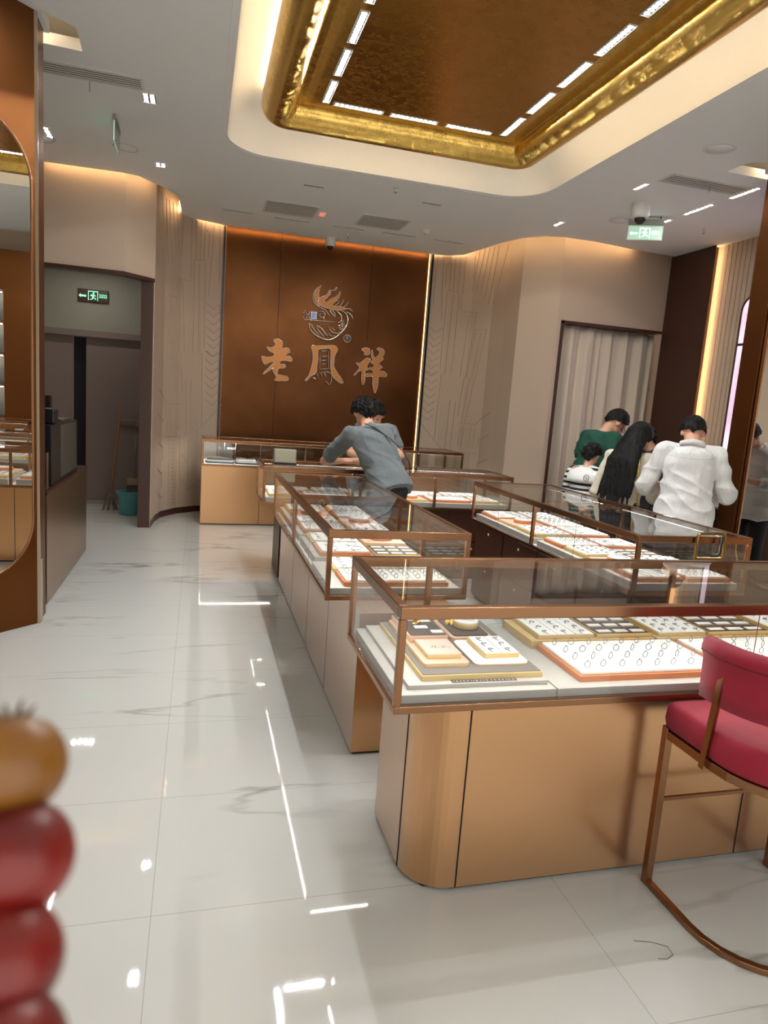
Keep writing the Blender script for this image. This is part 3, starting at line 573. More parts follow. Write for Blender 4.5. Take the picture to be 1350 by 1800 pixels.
t = thing('wall_exit_sign', 'green lit exit sign on the grey lintel in the passage', 'exit sign', (-1.30,9.44,2.55))
MB().box(-1.48,-1.125,9.41,9.44,2.54,2.69).build('sign_board', M_dark, t, bevel=.004)
exit_glyphs(lambda u, v, o: (-1.48+u, 9.409-o, 2.54+v), .355, .15, M_exit, t)
t = thing('hanging_exit_sign', 'green exit sign with a white edge hanging from the ceiling on the right', 'exit sign', (4.25,6.35,HC-.22))
ex = Vector((.30,-.16,0)).normalized(); exn = Vector((-.16,-.30,0)).normalized(); e0 = Vector((4.13,6.43,HC-.225))
def EP(u, v, o): return e0 + ex*u + exn*o + Vector((0,0,v))
def EB(mb, u0,u1,v0,v1,o0,o1): return mb.add([EP(u,v,o) for v in (v0,v1) for o in (o0,o1) for u in (u0,u1)], [(0,2,3,1),(4,5,7,6),(0,1,5,4),(2,6,7,3),(0,4,6,2),(1,3,7,5)])
EB(MB(), 0,.34,.145,.20,-.02,.02).build('top_housing', M_grey, t); m_ = MB(); EB(m_, .03,.04,.2,.226,-.004,.004); EB(m_, .30,.31,.2,.226,-.004,.004); m_.build('hanger', M_blackp, t)
m_ = MB(); EB(m_,0,.34,0,.008,-.005,.005); EB(m_,0,.008,.008,.145,-.005,.005); EB(m_,.332,.34,.008,.145,-.005,.005); EB(m_,.008,.332,.137,.145,-.005,.005); m_.build('edge_frame', M_white, t)
EB(MB(), .008,.332,.008,.137,-.003,.003).build('sign_face', M_exitf, t)
exit_glyphs(lambda u, v, o: tuple(EP(.012+u, .012+v, .0032+o)), .31, .12, emit('exit_pale', (.6,.9,.7), .9), t)
t = thing('edge_on_exit_sign', 'thin exit sign seen edge-on with a green glow on the left ceiling', 'exit sign', (-.69,6.2,HC-.2))
MB().box(-.70,-.68,6.02,6.36,HC-.045,HC-.012).build('top_housing', M_grey, t)
MB().box(-.696,-.690,6.03,6.35,HC-.19,HC-.045).build('sign_face', M_exitf, t)
MB().box(-.689,-.684,6.03,6.35,HC-.19,HC-.045).build('back_plate', M_grey, t)
MB().box(-.693,-.688,6.08,6.09,HC-.012,HC).box(-.693,-.688,6.29,6.30,HC-.012,HC).build('hanger', M_blackp, t)

# light poster on the right wall
t = thing('light_box_poster', 'tall round-cornered light box with a pale pink and lavender poster behind the right pillar', 'light box', (XR+.08,5.9,.9))
m = emit('poster_light', (1,1,1), .56); b = m.node_tree.nodes['Principled BSDF']
tc = nd(m,'ShaderNodeTexCoord'); nz = nd(m,'ShaderNodeTexNoise', i_Scale=1.6, i_Detail=1.0); rp = nd(m,'ShaderNodeValToRGB'); lk(m,tc.outputs['Object'],nz.inputs['Vector']); lk(m,nz.outputs[0],rp.inputs[0]); lk(m,rp.outputs[0],b.inputs['Emission Color'])
rp.color_ramp.elements[0].position=.38; rp.color_ramp.elements[0].color=lin((214,168,206)); rp.color_ramp.elements[1].position=.62; rp.color_ramp.elements[1].color=lin((206,208,248)); _e=rp.color_ramp.elements.new(.5); _e.color=lin((244,224,238))
lp = rrect(5.15, 6.42, .95, 2.98, .16, 6)
MB().prism(lp, 0, .02, fn=lambda y, z, o: (XR+.085-o, y, z)).build('poster', m, t)
mb = MB().tube([(XR+.062,y,z) for y,z in lp], .012, 6, closed=True); mb.box(XR+.055,XR+.066,5.15,6.42,2.46,2.485); mb.build('frame', M_dark, t)

# ================================================================ SIGN
def on_sign(x, z, o): return (x, 9.339-o, z)
SO = .022
def char(name, label, polys, strokes=(), cut=()):
    xs = [p[0] for l in polys for p in l]; zs = [p[1] for l in polys for p in l]
    t = thing(name, label, 'sign lettering', ((min(xs)+max(xs))/2, 9.34, min(zs)))
    a = MB(); r = MB()
    for l in polys:
        n = len(l); sm = []
        for i in range(n):
            p0, p1, p2, p3 = [Vector(l[(i+j) % n]) for j in (-1,0,1,2)]
            for u in (0,.34,.67): sm.append(tuple(.5*((2*p1)+(-p0+p2)*u+(2*p0-5*p1+4*p2-p3)*u*u+(-p0+3*p1-3*p2+p3)*u**3)))
        a.prism(sm, 0, SO, fn=on_sign); r.tube([on_sign(x, z, SO) for x, z in sm], .0045, 6, closed=True)
    a.build('face', M_letter, t); 
    for l in strokes: r.tube([on_sign(x, z, SO+.004) for x, z in l], .007, 6)
    r.build('polished_edge', M_chrome, t); return t
char('sign_character', 'left of the three large bronze Chinese characters on the sign wall', [CH['lao']])
char('sign_character', 'middle of the three large bronze Chinese characters, below the bird emblem', [CH['feng']], FS)
char('sign_character', 'right of the three large bronze Chinese characters on the sign wall', [CH['xiang_dot'],CH['xiang_left'],CH['xiang_right']])
t = char('sign_emblem', 'round silver-edged bird emblem above the three characters', EMB)
t['category'] = 'emblem'
def cr(l, k=4):
    q = []; n = len(l)
    for i in range(n-1):
        p0, p1, p2, p3 = [Vector(l[max(0,min(n-1,i+j))]) for j in (-1,0,1,2)]
        for s in range(k):
            u = s/k; q.append(tuple(.5*((2*p1)+(-p0+p2)*u+(2*p0-5*p1+4*p2-p3)*u*u+(-p0+3*p1-3*p2+p3)*u**3)))
    return q + [l[-1]]
mb = MB()
for i, l in enumerate(EMS):
    c = cr(l); n = len(c); w = .0135 if i == 10 else .0075
    mb.tube([on_sign(x, z, .016) for x, z in c], [w*max(.35, sin(pi*min(1,max(0,(j+1)/(n+1))))**.5) for j in range(n)], 6)
mb.build('feather_lines', M_chrome, t)
mb = MB()
for k in range(3):
    for j in range(3):
        x0 = 1.395+k*.029; z0 = 2.606+j*.034; mb.box(x0, x0+.022, 9.312, 9.339, z0, z0+.026)
mb.build('sceptre_block', mat('pale_blue_silver', (150,166,196), .3, .8), t)
t = thing('registered_mark', 'small round registered trademark disc between emblem and middle character', 'sign mark', (1.907,9.34,2.34))
MB().prism([(1.907+.05*cos(a*pi/14), 2.396+.05*sin(a*pi/14)) for a in range(28)], 0, .012, fn=on_sign).build('disc', M_blackp, t)
mb = MB().tube([on_sign(1.907+.048*cos(a*pi/14), 2.396+.048*sin(a*pi/14), .014) for a in range(28)], .006, 6, closed=True)
for l in ([(1.893,2.374),(1.893,2.42),(1.912,2.42),(1.920,2.408),(1.912,2.397),(1.893,2.397)], [(1.905,2.397),(1.922,2.374)]): mb.tube([on_sign(x,z,.015) for x,z in l], .004, 6)
mb.build('ring_and_letter', M_chrome, t)

# ================================================================ SHOWCASES
ZR, ZD = .655, .675
def glass_case(t, x0, x1, y0, y1, zb, zt, divs=(), posts=(), seams=(), lean=None, open_back=None, m=None, leds=('y0','x0')):
    """bronze profile frame, glass panes, white deck and LED strips, parented to the showcase t"""
    m = m or M_bronze2; a = .030; h = .036
    fr = MB()
    fr.box(x0,x1,y0,y0+a,zt-h,zt).box(x0,x1,y1-a,y1,zt-h,zt).box(x0,x0+a,y0+a,y1-a,zt-h,zt).box(x1-a,x1,y0+a,y1-a,zt-h,zt)
    for y in divs: fr.box(x0+a,x1-a,y-a/2,y+a/2,zt-h,zt-.006)
    fr.build('top_frame', m, t, bevel=.0025)
    b = MB().box(x0,x1,y0,y0+a,zb,zb+.022).box(x0,x1,y1-a,y1,zb,zb+.022).box(x0,x0+a,y0+a,y1-a,zb,zb+.022).box(x1-a,x1,y0+a,y1-a,zb,zb+.022)
    b.build('bottom_frame', m, t, bevel=.002)
    p = .022
    for x, y in [(x0,y0),(x1-p,y0),(x0,y1-p),(x1-p,y1-p)]: MB().box(x,x+p,y,y+p,zb+.022,zt-h).build('corner_post', m, t, bevel=.002)
    for (x, y) in posts: MB().box(x-p/2,x+p/2,y-p/2,y+p/2,zb+.0225,zt-h-.0005).build('middle_post', m, t, bevel=.002)
    for y in divs:
        for x in (x0+p/2, x1-p/2): MB().box(x-p/2,x+p/2,y-p/2,y+p/2,zb+.0225,zt-h-.0005).build('middle_post', m, t, bevel=.002)
    g = .005; e = .006
    ys = [y0] + list(divs) + [y1]
    for i in range(len(ys)-1): MB().box(x0+a+.0005,x1-a-.0005,ys[i]+(a if i==0 else a/2)+.0005,ys[i+1]-(a if i==len(ys)-2 else a/2)-.0005,zt-g-.003,zt-.003).build('top_glass', M_glass, t)
    zg0, zg1 = zb+.0225, zt-h-.0005
    MB().box(x0+p+.001,x1-p-.001,y0+e,y0+e+g,zg0,zg1).build('front_glass', M_glass, t)
    MB().box(x0+p+.001,x1-p-.001,y1-e-g,y1-e,zg0,zg1).build('back_glass', M_glass, t)
    MB().box(x0+e,x0+e+g,y0+p+.001,y1-p-.001,zg0,zg1).build('side_glass', M_glass, t)
    MB().box(x1-e-g,x1-e,y0+p+.001,y1-p-.001,zg0,zg1).build('side_glass', M_glass, t)
    for (ax, v) in seams:
        if ax == 'x': MB().box(v-.0015,v+.0015,y0+e-.0015,y0+e,zg0,zg1).build('glass_joint', M_steel, t)
        else: MB().box(x0+e-.0015,x0+e,v-.0015,v+.0015,zg0,zg1).build('glass_joint', M_steel, t)
    MB().box(x0+.013,x1-.013,y0+.013,y1-.013,zb+.001,zb+ZD-ZR).build('deck', M_deck, t)
    l = MB(); zl = zt-h-.0008; zd = zb+ZD-ZR
    if 'y0' in leds: l.box(x0+.03,x1-.03,y0+.014,y0+.026,zl,zl+.0006)
    if 'y1' in leds: l.box(x0+.03,x1-.03,y1-.026,y1-.014,zl,zl+.0006)
    if 'x0' in leds: l.box(x0+.014,x0+.026,y0+.03,y1-.03,zl,zl+.0006)
    if 'x1' in leds: l.box(x1-.026,x1-.014,y0+.03,y1-.03,zl,zl+.0006)
    l.build('led_strip', M_caseled, t)
def seam(t, x, y, z0=.03, z1=.65, ax='x'):
    if ax == 'x': MB().box(x-.0025,x+.0025,y-.0012,y+.001,z0,z1).build('panel_joint', M_black, t)
    else: MB().box(x-.0012,x+.001,y-.0025,y+.0025,z0,z1).build('panel_joint', M_black, t)

# front showcase, rounded bronze corner
t = thing('jewelry_showcase', 'nearest bronze and glass showcase with a rounded base corner beside the red chair', 'showcase', (1.8,2.1,0), 'showcases of the central island')
F = (.575,2.93,1.80,2.46); FCT = t
glass_case(t, *F, ZR, .98, posts=((.885,2.449),(2.0,2.449)), seams=(('x',1.84),))
bl = [(2.85,1.86)] + [(2.85,2.30),(.692,2.30)] + [(.692+.15-.15*cos(a*pi/24), 2.01-.15*sin(a*pi/24)) for a in range(13)]
MB().prism(bl, .012, ZR).build('base', M_bronze, t)
MB().prism([(2.84,1.872),(2.84,2.29),(.704,2.29),(.704,2.0),(.75,1.90),(.84,1.872)], 0, .012).build('toe_kick', M_black, t)
seam(t, .692, 1.995, .012, ZR-.002, 'y'); seam(t, .852, 1.8598, .012, ZR-.002)
seam(t, 1.95, 1.8598, .012, ZR-.002)
# left arm of the island
t = thing('jewelry_showcase', 'long left showcase of the island running back along the aisle', 'showcase', (.92,4.1,0), 'showcases of the central island')
MCX = (.575,1.262,2.95,5.24); MCT = t
glass_case(t, *MCX, ZR, .98, divs=(4.12,), posts=((1.251,3.62),), seams=(('y',3.5),), leds=('y0','x0','x1'))
MB().box(.695,1.16,2.756,5.66,.012,ZR).build('base', M_bronze, t); MB().box(.705,1.15,2.768,5.65,0,.012).build('toe_kick', M_black, t)
for y in (3.45,4.12,4.85): seam(t, .6955, y, .012, .64, 'y')
# right arm
t = thing('jewelry_showcase', 'long right showcase of the island that the customers lean on', 'showcase', (2.56,4.1,0), 'showcases of the central island')
RC = (2.215,2.93,3.0,5.24); RCT = t
glass_case(t, *RC, ZR, .98, divs=(4.17,), seams=(('y',3.62),('y',4.72)), leds=('y0','x0','x1'))
MB().box(2.27,2.86,3.05,5.20,.03,ZR).build('base', M_dark, t); MB().box(2.29,2.84,3.07,5.18,0,.03).build('toe_kick', M_black, t)
def drawers(t, xs, ys, ax, plane, m=M_dark):
    for (a, b) in xs:
        for (z0, z1) in ys:
            mb = MB()
            if ax == 'y': mb.box(plane-.016,plane,a+.004,b-.004,z0,z1)
            else: mb.box(a+.004,b-.004,plane-.016,plane,z0,z1)
            d = mb.build('drawer', m, t, bevel=.002)
            c = (plane-.016,(a+b)/2,z1-.05) if ax == 'y' else ((a+b)/2,plane-.016,z1-.05)
            R = Matrix.Rotation(-pi/2,3,'Y') if ax == 'y' else Matrix.Rotation(pi/2,3,'X')
            MB().lathe([(.011,0),(.011,.006),(.007,.009),(0,.009)], c, 14, M=R).build('lock', M_chrome, d)
drawers(t, [(3.06,3.58),(3.60,4.12),(4.14,4.66),(4.68,5.19)], [(.36,.64),(.05,.34)], 'y', 2.27)
# rear arm
t = thing('jewelry_showcase', 'rear showcase of the island with the man in grey leaning on it', 'showcase', (1.7,6.0,0), 'showcases of the central island')
BC = (.53,2.80,5.70,6.32); BCT = t
glass_case(t, *BC, ZR, .98, posts=((1.3,5.711),(2.05,5.711)), seams=(('x',1.72),), leds=('y0','y1','x0'))
MB().box(.695,2.72,5.78,6.24,.012,ZR).build('base', M_dark, t); MB().box(.71,2.70,5.80,6.22,0,.012).build('toe_kick', M_black, t)
drawers(t, [(1.20,1.70),(1.72,2.22),(2.24,2.70)], [(.36,.64),(.05,.34)], 'x', 5.78)
# long rear counter in front of the sign wall
t = thing('jewelry_showcase', 'long showcase on a bronze base standing before the sign wall', 'showcase', (1.67,8.55,0))
RW = (.045,3.29,8.20,8.86); RWT = t
glass_case(t, *RW, .70, 1.01, posts=((2.70,8.211),(1.35,8.849)), seams=(('x',.72),('x',1.7),('x',2.2)), leds=('y0','x0'))
MB().box(.05,3.28,8.23,8.83,.012,.70).build('base', M_bronze, t); MB().box(.06,3.27,8.25,8.82,0,.012).build('toe_kick', M_black, t)
for x in (.73,1.6,2.5): seam(t, x, 8.2295, .012, .695)
# bright floor slot in the joint between the back base and the left arm
t = thing('jewelry_showcase', 'showcase standing at the right wall, seen only in the pillar mirrors', 'showcase', (5.0,2.0,0))
glass_case(t, 4.55, 5.2, .7, 3.4, ZR, .98, divs=(2.05,), leds=('x0','x1'))
MB().box(4.62,5.15,.75,3.35,.0,ZR).build('base', M_bronze, t)
# lit shelf recess in brown cladding on the right wall (seen in the left mirror)
t = thing('display_shelf_unit', 'brown wall shelves with lit niches and red boxes, seen in the left pillar mirror', 'shelves', (5.4,2.4,0))
nb = MB().box(XR-.16,XR+.1,-1.4,1.9,0,3.3).box(XR-.16,XR+.1,2.9,3.9,0,3.3).box(XR-.16,XR+.1,1.9,2.9,0,1.0).box(XR-.16,XR+.1,1.9,2.9,2.75,3.3)
nb.build('cladding', M_brown, t); MB().box(XR+.06,XR+.1,1.9,2.9,1.0,2.75).build('back_panel', M_grey, t)
for i in range(1,4): MB().box(XR-.16,XR+.06,1.9,2.9,1.0+i*.4375-.02,1.0+i*.4375+.02).build('shelf', M_bronze2, t)
MB().box(XR-.16,XR+.06,2.38,2.42,1.0,2.75).build('upright', M_bronze2, t)
sl = MB()
for i in range(4): sl.box(XR-.12,XR-.10,1.93,2.37,1.0+(i+1)*.4375-.032,1.0+(i+1)*.4375-.022).box(XR-.12,XR-.10,2.43,2.87,1.0+(i+1)*.4375-.032,1.0+(i+1)*.4375-.022)
sl.build('led_strip', emit('shelf_led', (1,.92,.78), 14), t)
for i in range(4):
    for j, (y, h) in enumerate(((2.08,.18),(2.62,.22))):
        z = 1.0+i*.4375+(.02 if i else 0); tag(MB().box(XR-.10,XR-.02,y,y+.13,z,z+h).build('gift_box', M_redbox, bevel=.003), '%s red box on the %s lit wall shelf, seen in the left pillar mirror' % (('right','left')[j], ('bottom','second','third','top')[i]), 'box', 'red boxes on the lit shelves')

# ================================================================ WHAT LIES IN THE SHOWCASES
PROTO = {}
def ring_obj(x, y, z, label, group, kind='ring', rot=0., s=1.0):
    if kind not in PROTO:
        mb = MB()
        if kind == 'ring':
            mb.tube([(.0095*cos(a*pi/10), 0, .0100+.0095*sin(a*pi/10)) for a in range(20)], .0011, 6, closed=True)
            mb.ell((0,0,.0205), (.0026,.0026,.0022), n=8, m=5)
        elif kind == 'earring':
            mb.tube([(.006*cos(a*pi/7), .006*sin(a*pi/7), .0018) for a in range(11)], .0010, 5); mb.ell((.006,0,.002), (.0024,.0024,.0018), n=8, m=5); mb.tube([(-.004,-.005,.0015),(-.007,-.013,.0012),(-.004,-.018,.0012)], .0008, 5)
        elif kind == 'chain':
            mb.tube([(.022*cos(a*pi/12)*(1+.25*sin(a*.9)), .045*sin(a*pi/12), .0015) for a in range(24)], .0011, 5, closed=True); mb.ell((.0,-.052,.003), (.006,.008,.0025), n=10, m=6)
        o = mb.build(kind if kind != 'chain' else 'necklace', M_gold if kind == 'chaing' else M_silver); PROTO[kind] = o; first = o
    else: first = PROTO[kind].copy(); COL.objects.link(first)
    first.location = (x, y, z); first.rotation_euler = (0,0,rot); first.scale = (s,s,s)
    return tag(first, label, {'ring':'ring','earring':'earring','chain':'necklace'}[kind], group)
def pad(t, x0, x1, y0, y1, z0, z1, m=M_padw, slots=0):
    MB().box(x0,x1,y0,y1,z0,z1).build('jewelry_pad', m, t, bevel=.003)
def tray(name, x0, x1, y0, y1, z, h, m, label, npad, padm=M_padw, group=None, lip=.008, padh=.010):
    t = thing(name, label, 'display tray', ((x0+x1)/2,(y0+y1)/2,z), group)
    MB().prism(rrect(x0,x1,y0,y1,.006,3), z, z+h).build('tray', m, t, bevel=.0015)
    w = (x1-x0-2*lip)/npad; out = []
    for k in range(npad):
        a = x0+lip+w*k+.0015; b = a+w-.003; pad(t, a, b, y0+lip, y1-lip, z+h, z+h+padh, padm); out.append((a,b,y0+lip,y1-lip,z+h+padh))
    return t, out
ROWN = ['front','second','third','back','fifth']
COLN = ['leftmost','second from left','third from left','fourth from left','fifth from left']
def fill(pads, kind, nx, ny, short, group, s=1.0, jit=.25):
    word = {'ring':'silver ring','earring':'silver earrings','chain':'silver necklace'}[kind]; np_ = len(pads)
    pn = [''] if np_ == 1 else ['left pad','right pad'] if np_ == 2 else ['left pad','middle pad','right pad'] if np_ == 3 else ['%s pad' % ORD[k] for k in range(np_)]
    for pi_, (a,b,c,d,z) in enumerate(pads):
        for j in range(ny):
            for i in range(nx):
                x = a+(b-a)*(i+.5+random.uniform(-.1,.1)*jit*2)/nx; y = c+(d-c)*(j+.5+random.uniform(-.1,.1)*jit*2)/ny
                lab = word + ', ' + (ROWN[j] if ny > 1 else 'only') + ' row' + (', ' + COLN[i] if nx > 1 else '') + (', ' + pn[pi_] if pn[pi_] else '') + ', ' + short
                ring_obj(x, y, z+.0003, lab, group, kind, random.uniform(-.5,.5) if kind != 'ring' else random.uniform(-.3,.3)+.15, s)
def plinth(name, x0, x1, y0, y1, z0, z1, m, label, grp=None):
    return tag(MB().box(x0,x1,y0,y1,z0,z1).build(name, m, bevel=.0015), label, 'display plinth', grp)
# --- front showcase
plinth('display_plinth', .60, 1.118, 1.825, 2.43, ZD, .703, M_plinth, 'lower grey plinth at the left end of the nearest showcase')
plinth('display_plinth', .635, 1.105, 1.86, 2.42, .703, .718, M_plinth, 'upper grey plinth at the left end of the nearest showcase')
t = thing('display_board', 'taupe display board with a gold edge on the grey plinths', 'display board', (.9,2.1,.718))
MB().box(.685,1.098,1.885,2.40,.718,.736).build('gold_edge', M_yellow, t, bevel=.0015); MB().box(.690,1.093,1.89,2.395,.736,.738).build('leather_top', M_mat, t)
plinth('display_plinth', 1.124, 2.895, 1.825, 2.43, ZD, .703, M_plinth, 'long grey plinth along the right part of the nearest showcase')
t = thing('name_card', 'small dark printed card at the front of the grey plinth', 'card', (.9,1.875,.718))
MB().box(.78,1.0,1.866,1.8835,.718,.7195).build('card', M_browncard, t)
mb = MB(); random.seed(3)
x = .786
while x < .99: w = random.uniform(.004,.012); mb.box(x,x+w*.35,1.869,1.881,.7195,.7199).box(x,x+w*.8,1.8745,1.8765,.7195,.7199); x += w+.004
mb.build('printed_strokes', mat('pale_ink', (170,176,184), .5), t)
# boards and pads on the taupe board
zb = .738
t = thing('display_board', 'long cream board with a gold edge carrying the dark card pad and the pink card', 'display board', (.79,2.1,zb))
MB().prism(rrect(.712,.868,1.945,2.385,.012,4), zb, zb+.007).build('gold_edge', M_yellow, t); MB().prism(rrect(.712,.868,1.945,2.385,.012,4), zb+.007, zb+.012).build('cream_top', M_peach, t)
z = zb+.012
t = thing('pink_card_pad', 'small pink pad with faint embossed script on the cream board', 'pad', (.80,2.03,z)); MB().box(.735,.853,1.985,2.125,z,z+.014).build('pad', M_yellow, t, bevel=.001); MB().box(.735,.853,1.985,2.125,z+.014,z+.016).build('pink_top', M_pink, t)
mb = MB()
for k in range(9): mb.tube([(.765+k*.008,2.04+.008*sin(k*2.1),z+.0165),(.769+k*.008,2.055+.01*sin(k*1.3),z+.0165),(.773+k*.008,2.042,z+.0165)], .0008, 4)
mb.build('script', M_steel, t)
t = thing('dark_card_pad', 'dark brown pad with white tags and gold pieces behind the pink pad', 'pad', (.79,2.25,z)); MB().box(.722,.862,2.14,2.375,z,z+.022).build('pad', M_peach, t, bevel=.002); MB().box(.726,.858,2.144,2.371,z+.022,z+.0235).build('card_top', M_browncard, t)
for (a,b,c,d) in ((.735,.785,2.30,2.335),(.795,.845,2.285,2.315),(.765,.812,2.215,2.24),(.812,.853,2.165,2.19)): MB().box(a,b,c,d,z+.0235,z+.0265).build('white_tag', M_padw, t)
for i, (x, y) in enumerate(((.79,2.27),(.80,2.30),(.775,2.255))): tag(MB().ell((x,y,z+.0235+.005), (.012,.009,.005), n=12, m=8).build('gold_pendant', M_gold), '%s gold pendant lying among the white tags on the dark pad' % ('middle','farthest','nearest')[i], 'pendant', 'gold pendants on the dark pad')
t = thing('display_board', 'peach rounded double board carrying the round white box', 'display board', (.99,2.25,zb))
MB().prism(rrect(.888,1.05,2.175,2.385,.02,5), zb, zb+.012).build('lower_board', M_peach, t); MB().prism(rrect(.905,1.04,2.19,2.375,.012,5), zb+.012, zb+.017).build('upper_board', M_browncard, t)
mb = MB()
for k in range(6): mb.tube([(.925+.01*cos(a)+.004*k, 2.29+.05*sin(a)+.006*k, zb+.0195+.0008*k) for a in (0,.8,1.6,2.4,3.1)], .0022, 5)
mb.build('gold_chains', M_gold, t)
t = thing('round_jewelry_box', 'round white-topped box with a cream rim on the peach board', 'jewelry box', (.985,2.285,zb+.017))
MB().lathe([(0,0),(.046,0),(.048,.004),(.048,.018),(.046,.022),(0,.0221)], (.985,2.285,zb+.0172), 36).build('box', M_yellow, t)
MB().lathe([(.0455,.0222),(.0452,.0255),(.03,.027),(0,.0272)], (.985,2.285,zb+.0172), 36).build('white_top', M_padw, t)
ring_obj(.985, 2.285, zb+.045, 'fine necklace lying on the round white box', None, 'chain', 1.2, .55)
t = thing('display_board', 'white rounded board with a gold edge carrying two earring pads', 'display board', (.985,2.05,zb))
MB().prism(rrect(.888,1.08,1.945,2.165,.022,5), zb, zb+.004).build('gold_edge', M_yellow, t); MB().prism(rrect(.888,1.08,1.945,2.165,.022,5), zb+.004, zb+.008).build('white_top', M_padw, t)
_, pp = tray('jewelry_tray', .935, 1.062, 1.985, 2.15, zb+.008, .016, M_yellow, 'small gold-edged tray with two white earring pads on the rounded board', 2, lip=.002, padh=.003)
fill(pp, 'earring', 1, 3, 'rounded white board', 'earrings on the rounded board', 1.3)
# orange ring trays
for k, (a, b, w) in enumerate(((1.225,1.795,'tan tray by chair'),(1.81,2.37,'tan tray behind chair'))):
    _, pp = tray('ring_tray', a, b, 1.865, 2.165, .703, .020, M_orange, ('tan leather ring tray with two white pads, left of the chair back','tan leather ring tray partly hidden by the red chair back')[k], 2, lip=.010, padh=.012)
    fill(pp, 'ring', 4, 4, w, 'rings in the ' + w, 1.15)
_, pp = tray('ring_tray', 2.385, 2.88, 1.865, 2.165, .703, .020, M_orange, 'tan leather ring tray at the right end of the nearest showcase', 2, lip=.010, padh=.012)
plinth('display_riser', 1.205, 1.735, 2.175, 2.425, .703, .733, M_yellow, 'gold riser behind the tan tray left of the chair')
plinth('display_riser', 1.745, 2.30, 2.175, 2.425, .703, .733, M_yellow, 'gold riser behind the tan tray at the chair back')
plinth('display_riser', 2.31, 2.88, 2.175, 2.425, .703, .733, M_yellow, 'gold riser at the right end of the nearest showcase')
def tagpad(name, x0, x1, y0, y1, z, label, nx=3, ny=3):
    t = thing(name, label, 'pad', ((x0+x1)/2,(y0+y1)/2,z)); MB().box(x0,x1,y0,y1,z,z+.014).build('tray', M_yellow, t, bevel=.002); MB().box(x0+.006,x1-.006,y0+.006,y1-.006,z+.014,z+.0165).build('card_top', M_browncard, t)
    w = (x1-x0-.016)/nx; h = (y1-y0-.016)/ny
    for i in range(nx):
        for j in range(ny):
            a = x0+.008+w*i; b = y0+.008+h*j; MB().box(a+.1*w,a+.85*w,b+.08*h,b+.42*h,z+.0165,z+.0195).build('white_tag', M_padw, t)
            MB().box(a+.03*w,a+.95*w,b+.94*h,b+.985*h,z+.0165,z+.0175).build('divider', M_yellow, t)
    return t
_, pp = tray('earring_tray', 1.24, 1.478, 2.19, 2.415, .733, .013, M_yellow, 'gold-edged tray of three white earring pads nearest the left plinth', 3, lip=.003, padh=.004)
fill(pp, 'earring', 1, 4, 'gold riser by left plinth', 'earrings behind the tan tray', 1.35)
tagpad('tagged_card_tray', 1.487, 1.725, 2.19, 2.415, .733, 'brown pad with nine white tags behind the tan tray')
_, pp = tray('earring_tray', 1.76, 1.985, 2.19, 2.415, .733, .013, M_yellow, 'gold-edged tray of two white pads right of the brown tagged pad', 2, lip=.003, padh=.004)
fill(pp, 'earring', 2, 4, 'gold riser at chair', 'earrings behind the chair back', 1.35)
tagpad('tagged_card_tray', 1.995, 2.29, 2.19, 2.415, .733, 'brown tagged pad behind the red chair back', 3, 3)
_, pp = tray('earring_tray', 2.33, 2.86, 2.19, 2.415, .733, .013, M_yellow, 'gold-edged tray of four white pads at the right end of the nearest showcase', 4, lip=.003, padh=.004)
fill(pp, 'earring', 1, 4, 'right end riser, nearest showcase', 'earrings at the right end of the nearest showcase', 1.35)
# --- a generic run of trays
def run(x0, x1, y0, y1, zd, place, axis, specs, code):
    """specs: list of (length, kind) laid one after another along the axis"""
    pos = y0 if axis == 'y' else x0
    for i, (L, kind, word) in enumerate(specs):
        a, b = pos+.012, pos+L-.012; pos += L
        bx = (x0+.012, x1-.012, a, b) if axis == 'y' else (a, b, y0+.012, y1-.012)
        lab = '%s %s' % (word, place)
        if kind in ('ring','earring','chain'):
            m = {'ring':M_orange,'earring':M_yellow,'chain':M_orange}[kind]
            n = max(2, int(round((bx[1]-bx[0])/.16)))
            _, pp = tray('jewelry_tray', *bx, zd, .022, m, lab, n, lip=.010, padh=.010)
            fill(pp, kind, {'ring':3,'earring':2,'chain':1}[kind], {'ring':4,'earring':4,'chain':2}[kind], word + ' ' + code, 'jewelry on the ' + word + ' ' + place, {'ring':1.15,'earring':1.5,'chain':1.15}[kind])
        elif kind == 'tags': tagpad('tagged_card_tray', *bx, zd, lab, 3, 3)
        elif kind == 'box':
            t = thing('display_board', lab, 'display board', ((bx[0]+bx[1])/2,(bx[2]+bx[3])/2,zd)); MB().prism(rrect(*bx,.02,4), zd, zd+.012).build('gold_edge', M_yellow, t); MB().prism(rrect(bx[0]+.004,bx[1]-.004,bx[2]+.004,bx[3]-.004,.018,4), zd+.012, zd+.02).build('cream_top', M_peach, t)
            cx, cy_ = (bx[0]+bx[1])/2, (bx[2]+bx[3])/2
            t = thing('oval_display_stand', 'cream oval stand on the ' + word + ', ' + code, 'display stand', (cx,cy_,zd+.02)); MB().lathe([(0,0),(.07,0),(.072,.004),(.072,.02),(.068,.026),(0,.0262)], (cx,cy_,zd+.0202), 30).build('stand', M_orange, t); MB().lathe([(.066,.0263),(.06,.031),(0,.033)], (cx,cy_,zd+.0202), 30).build('white_top', M_padw, t)
            ring_obj(cx, cy_, zd+.0545, 'necklace on the oval stand of the ' + word + ', ' + code, None, 'chain', .4, .9)
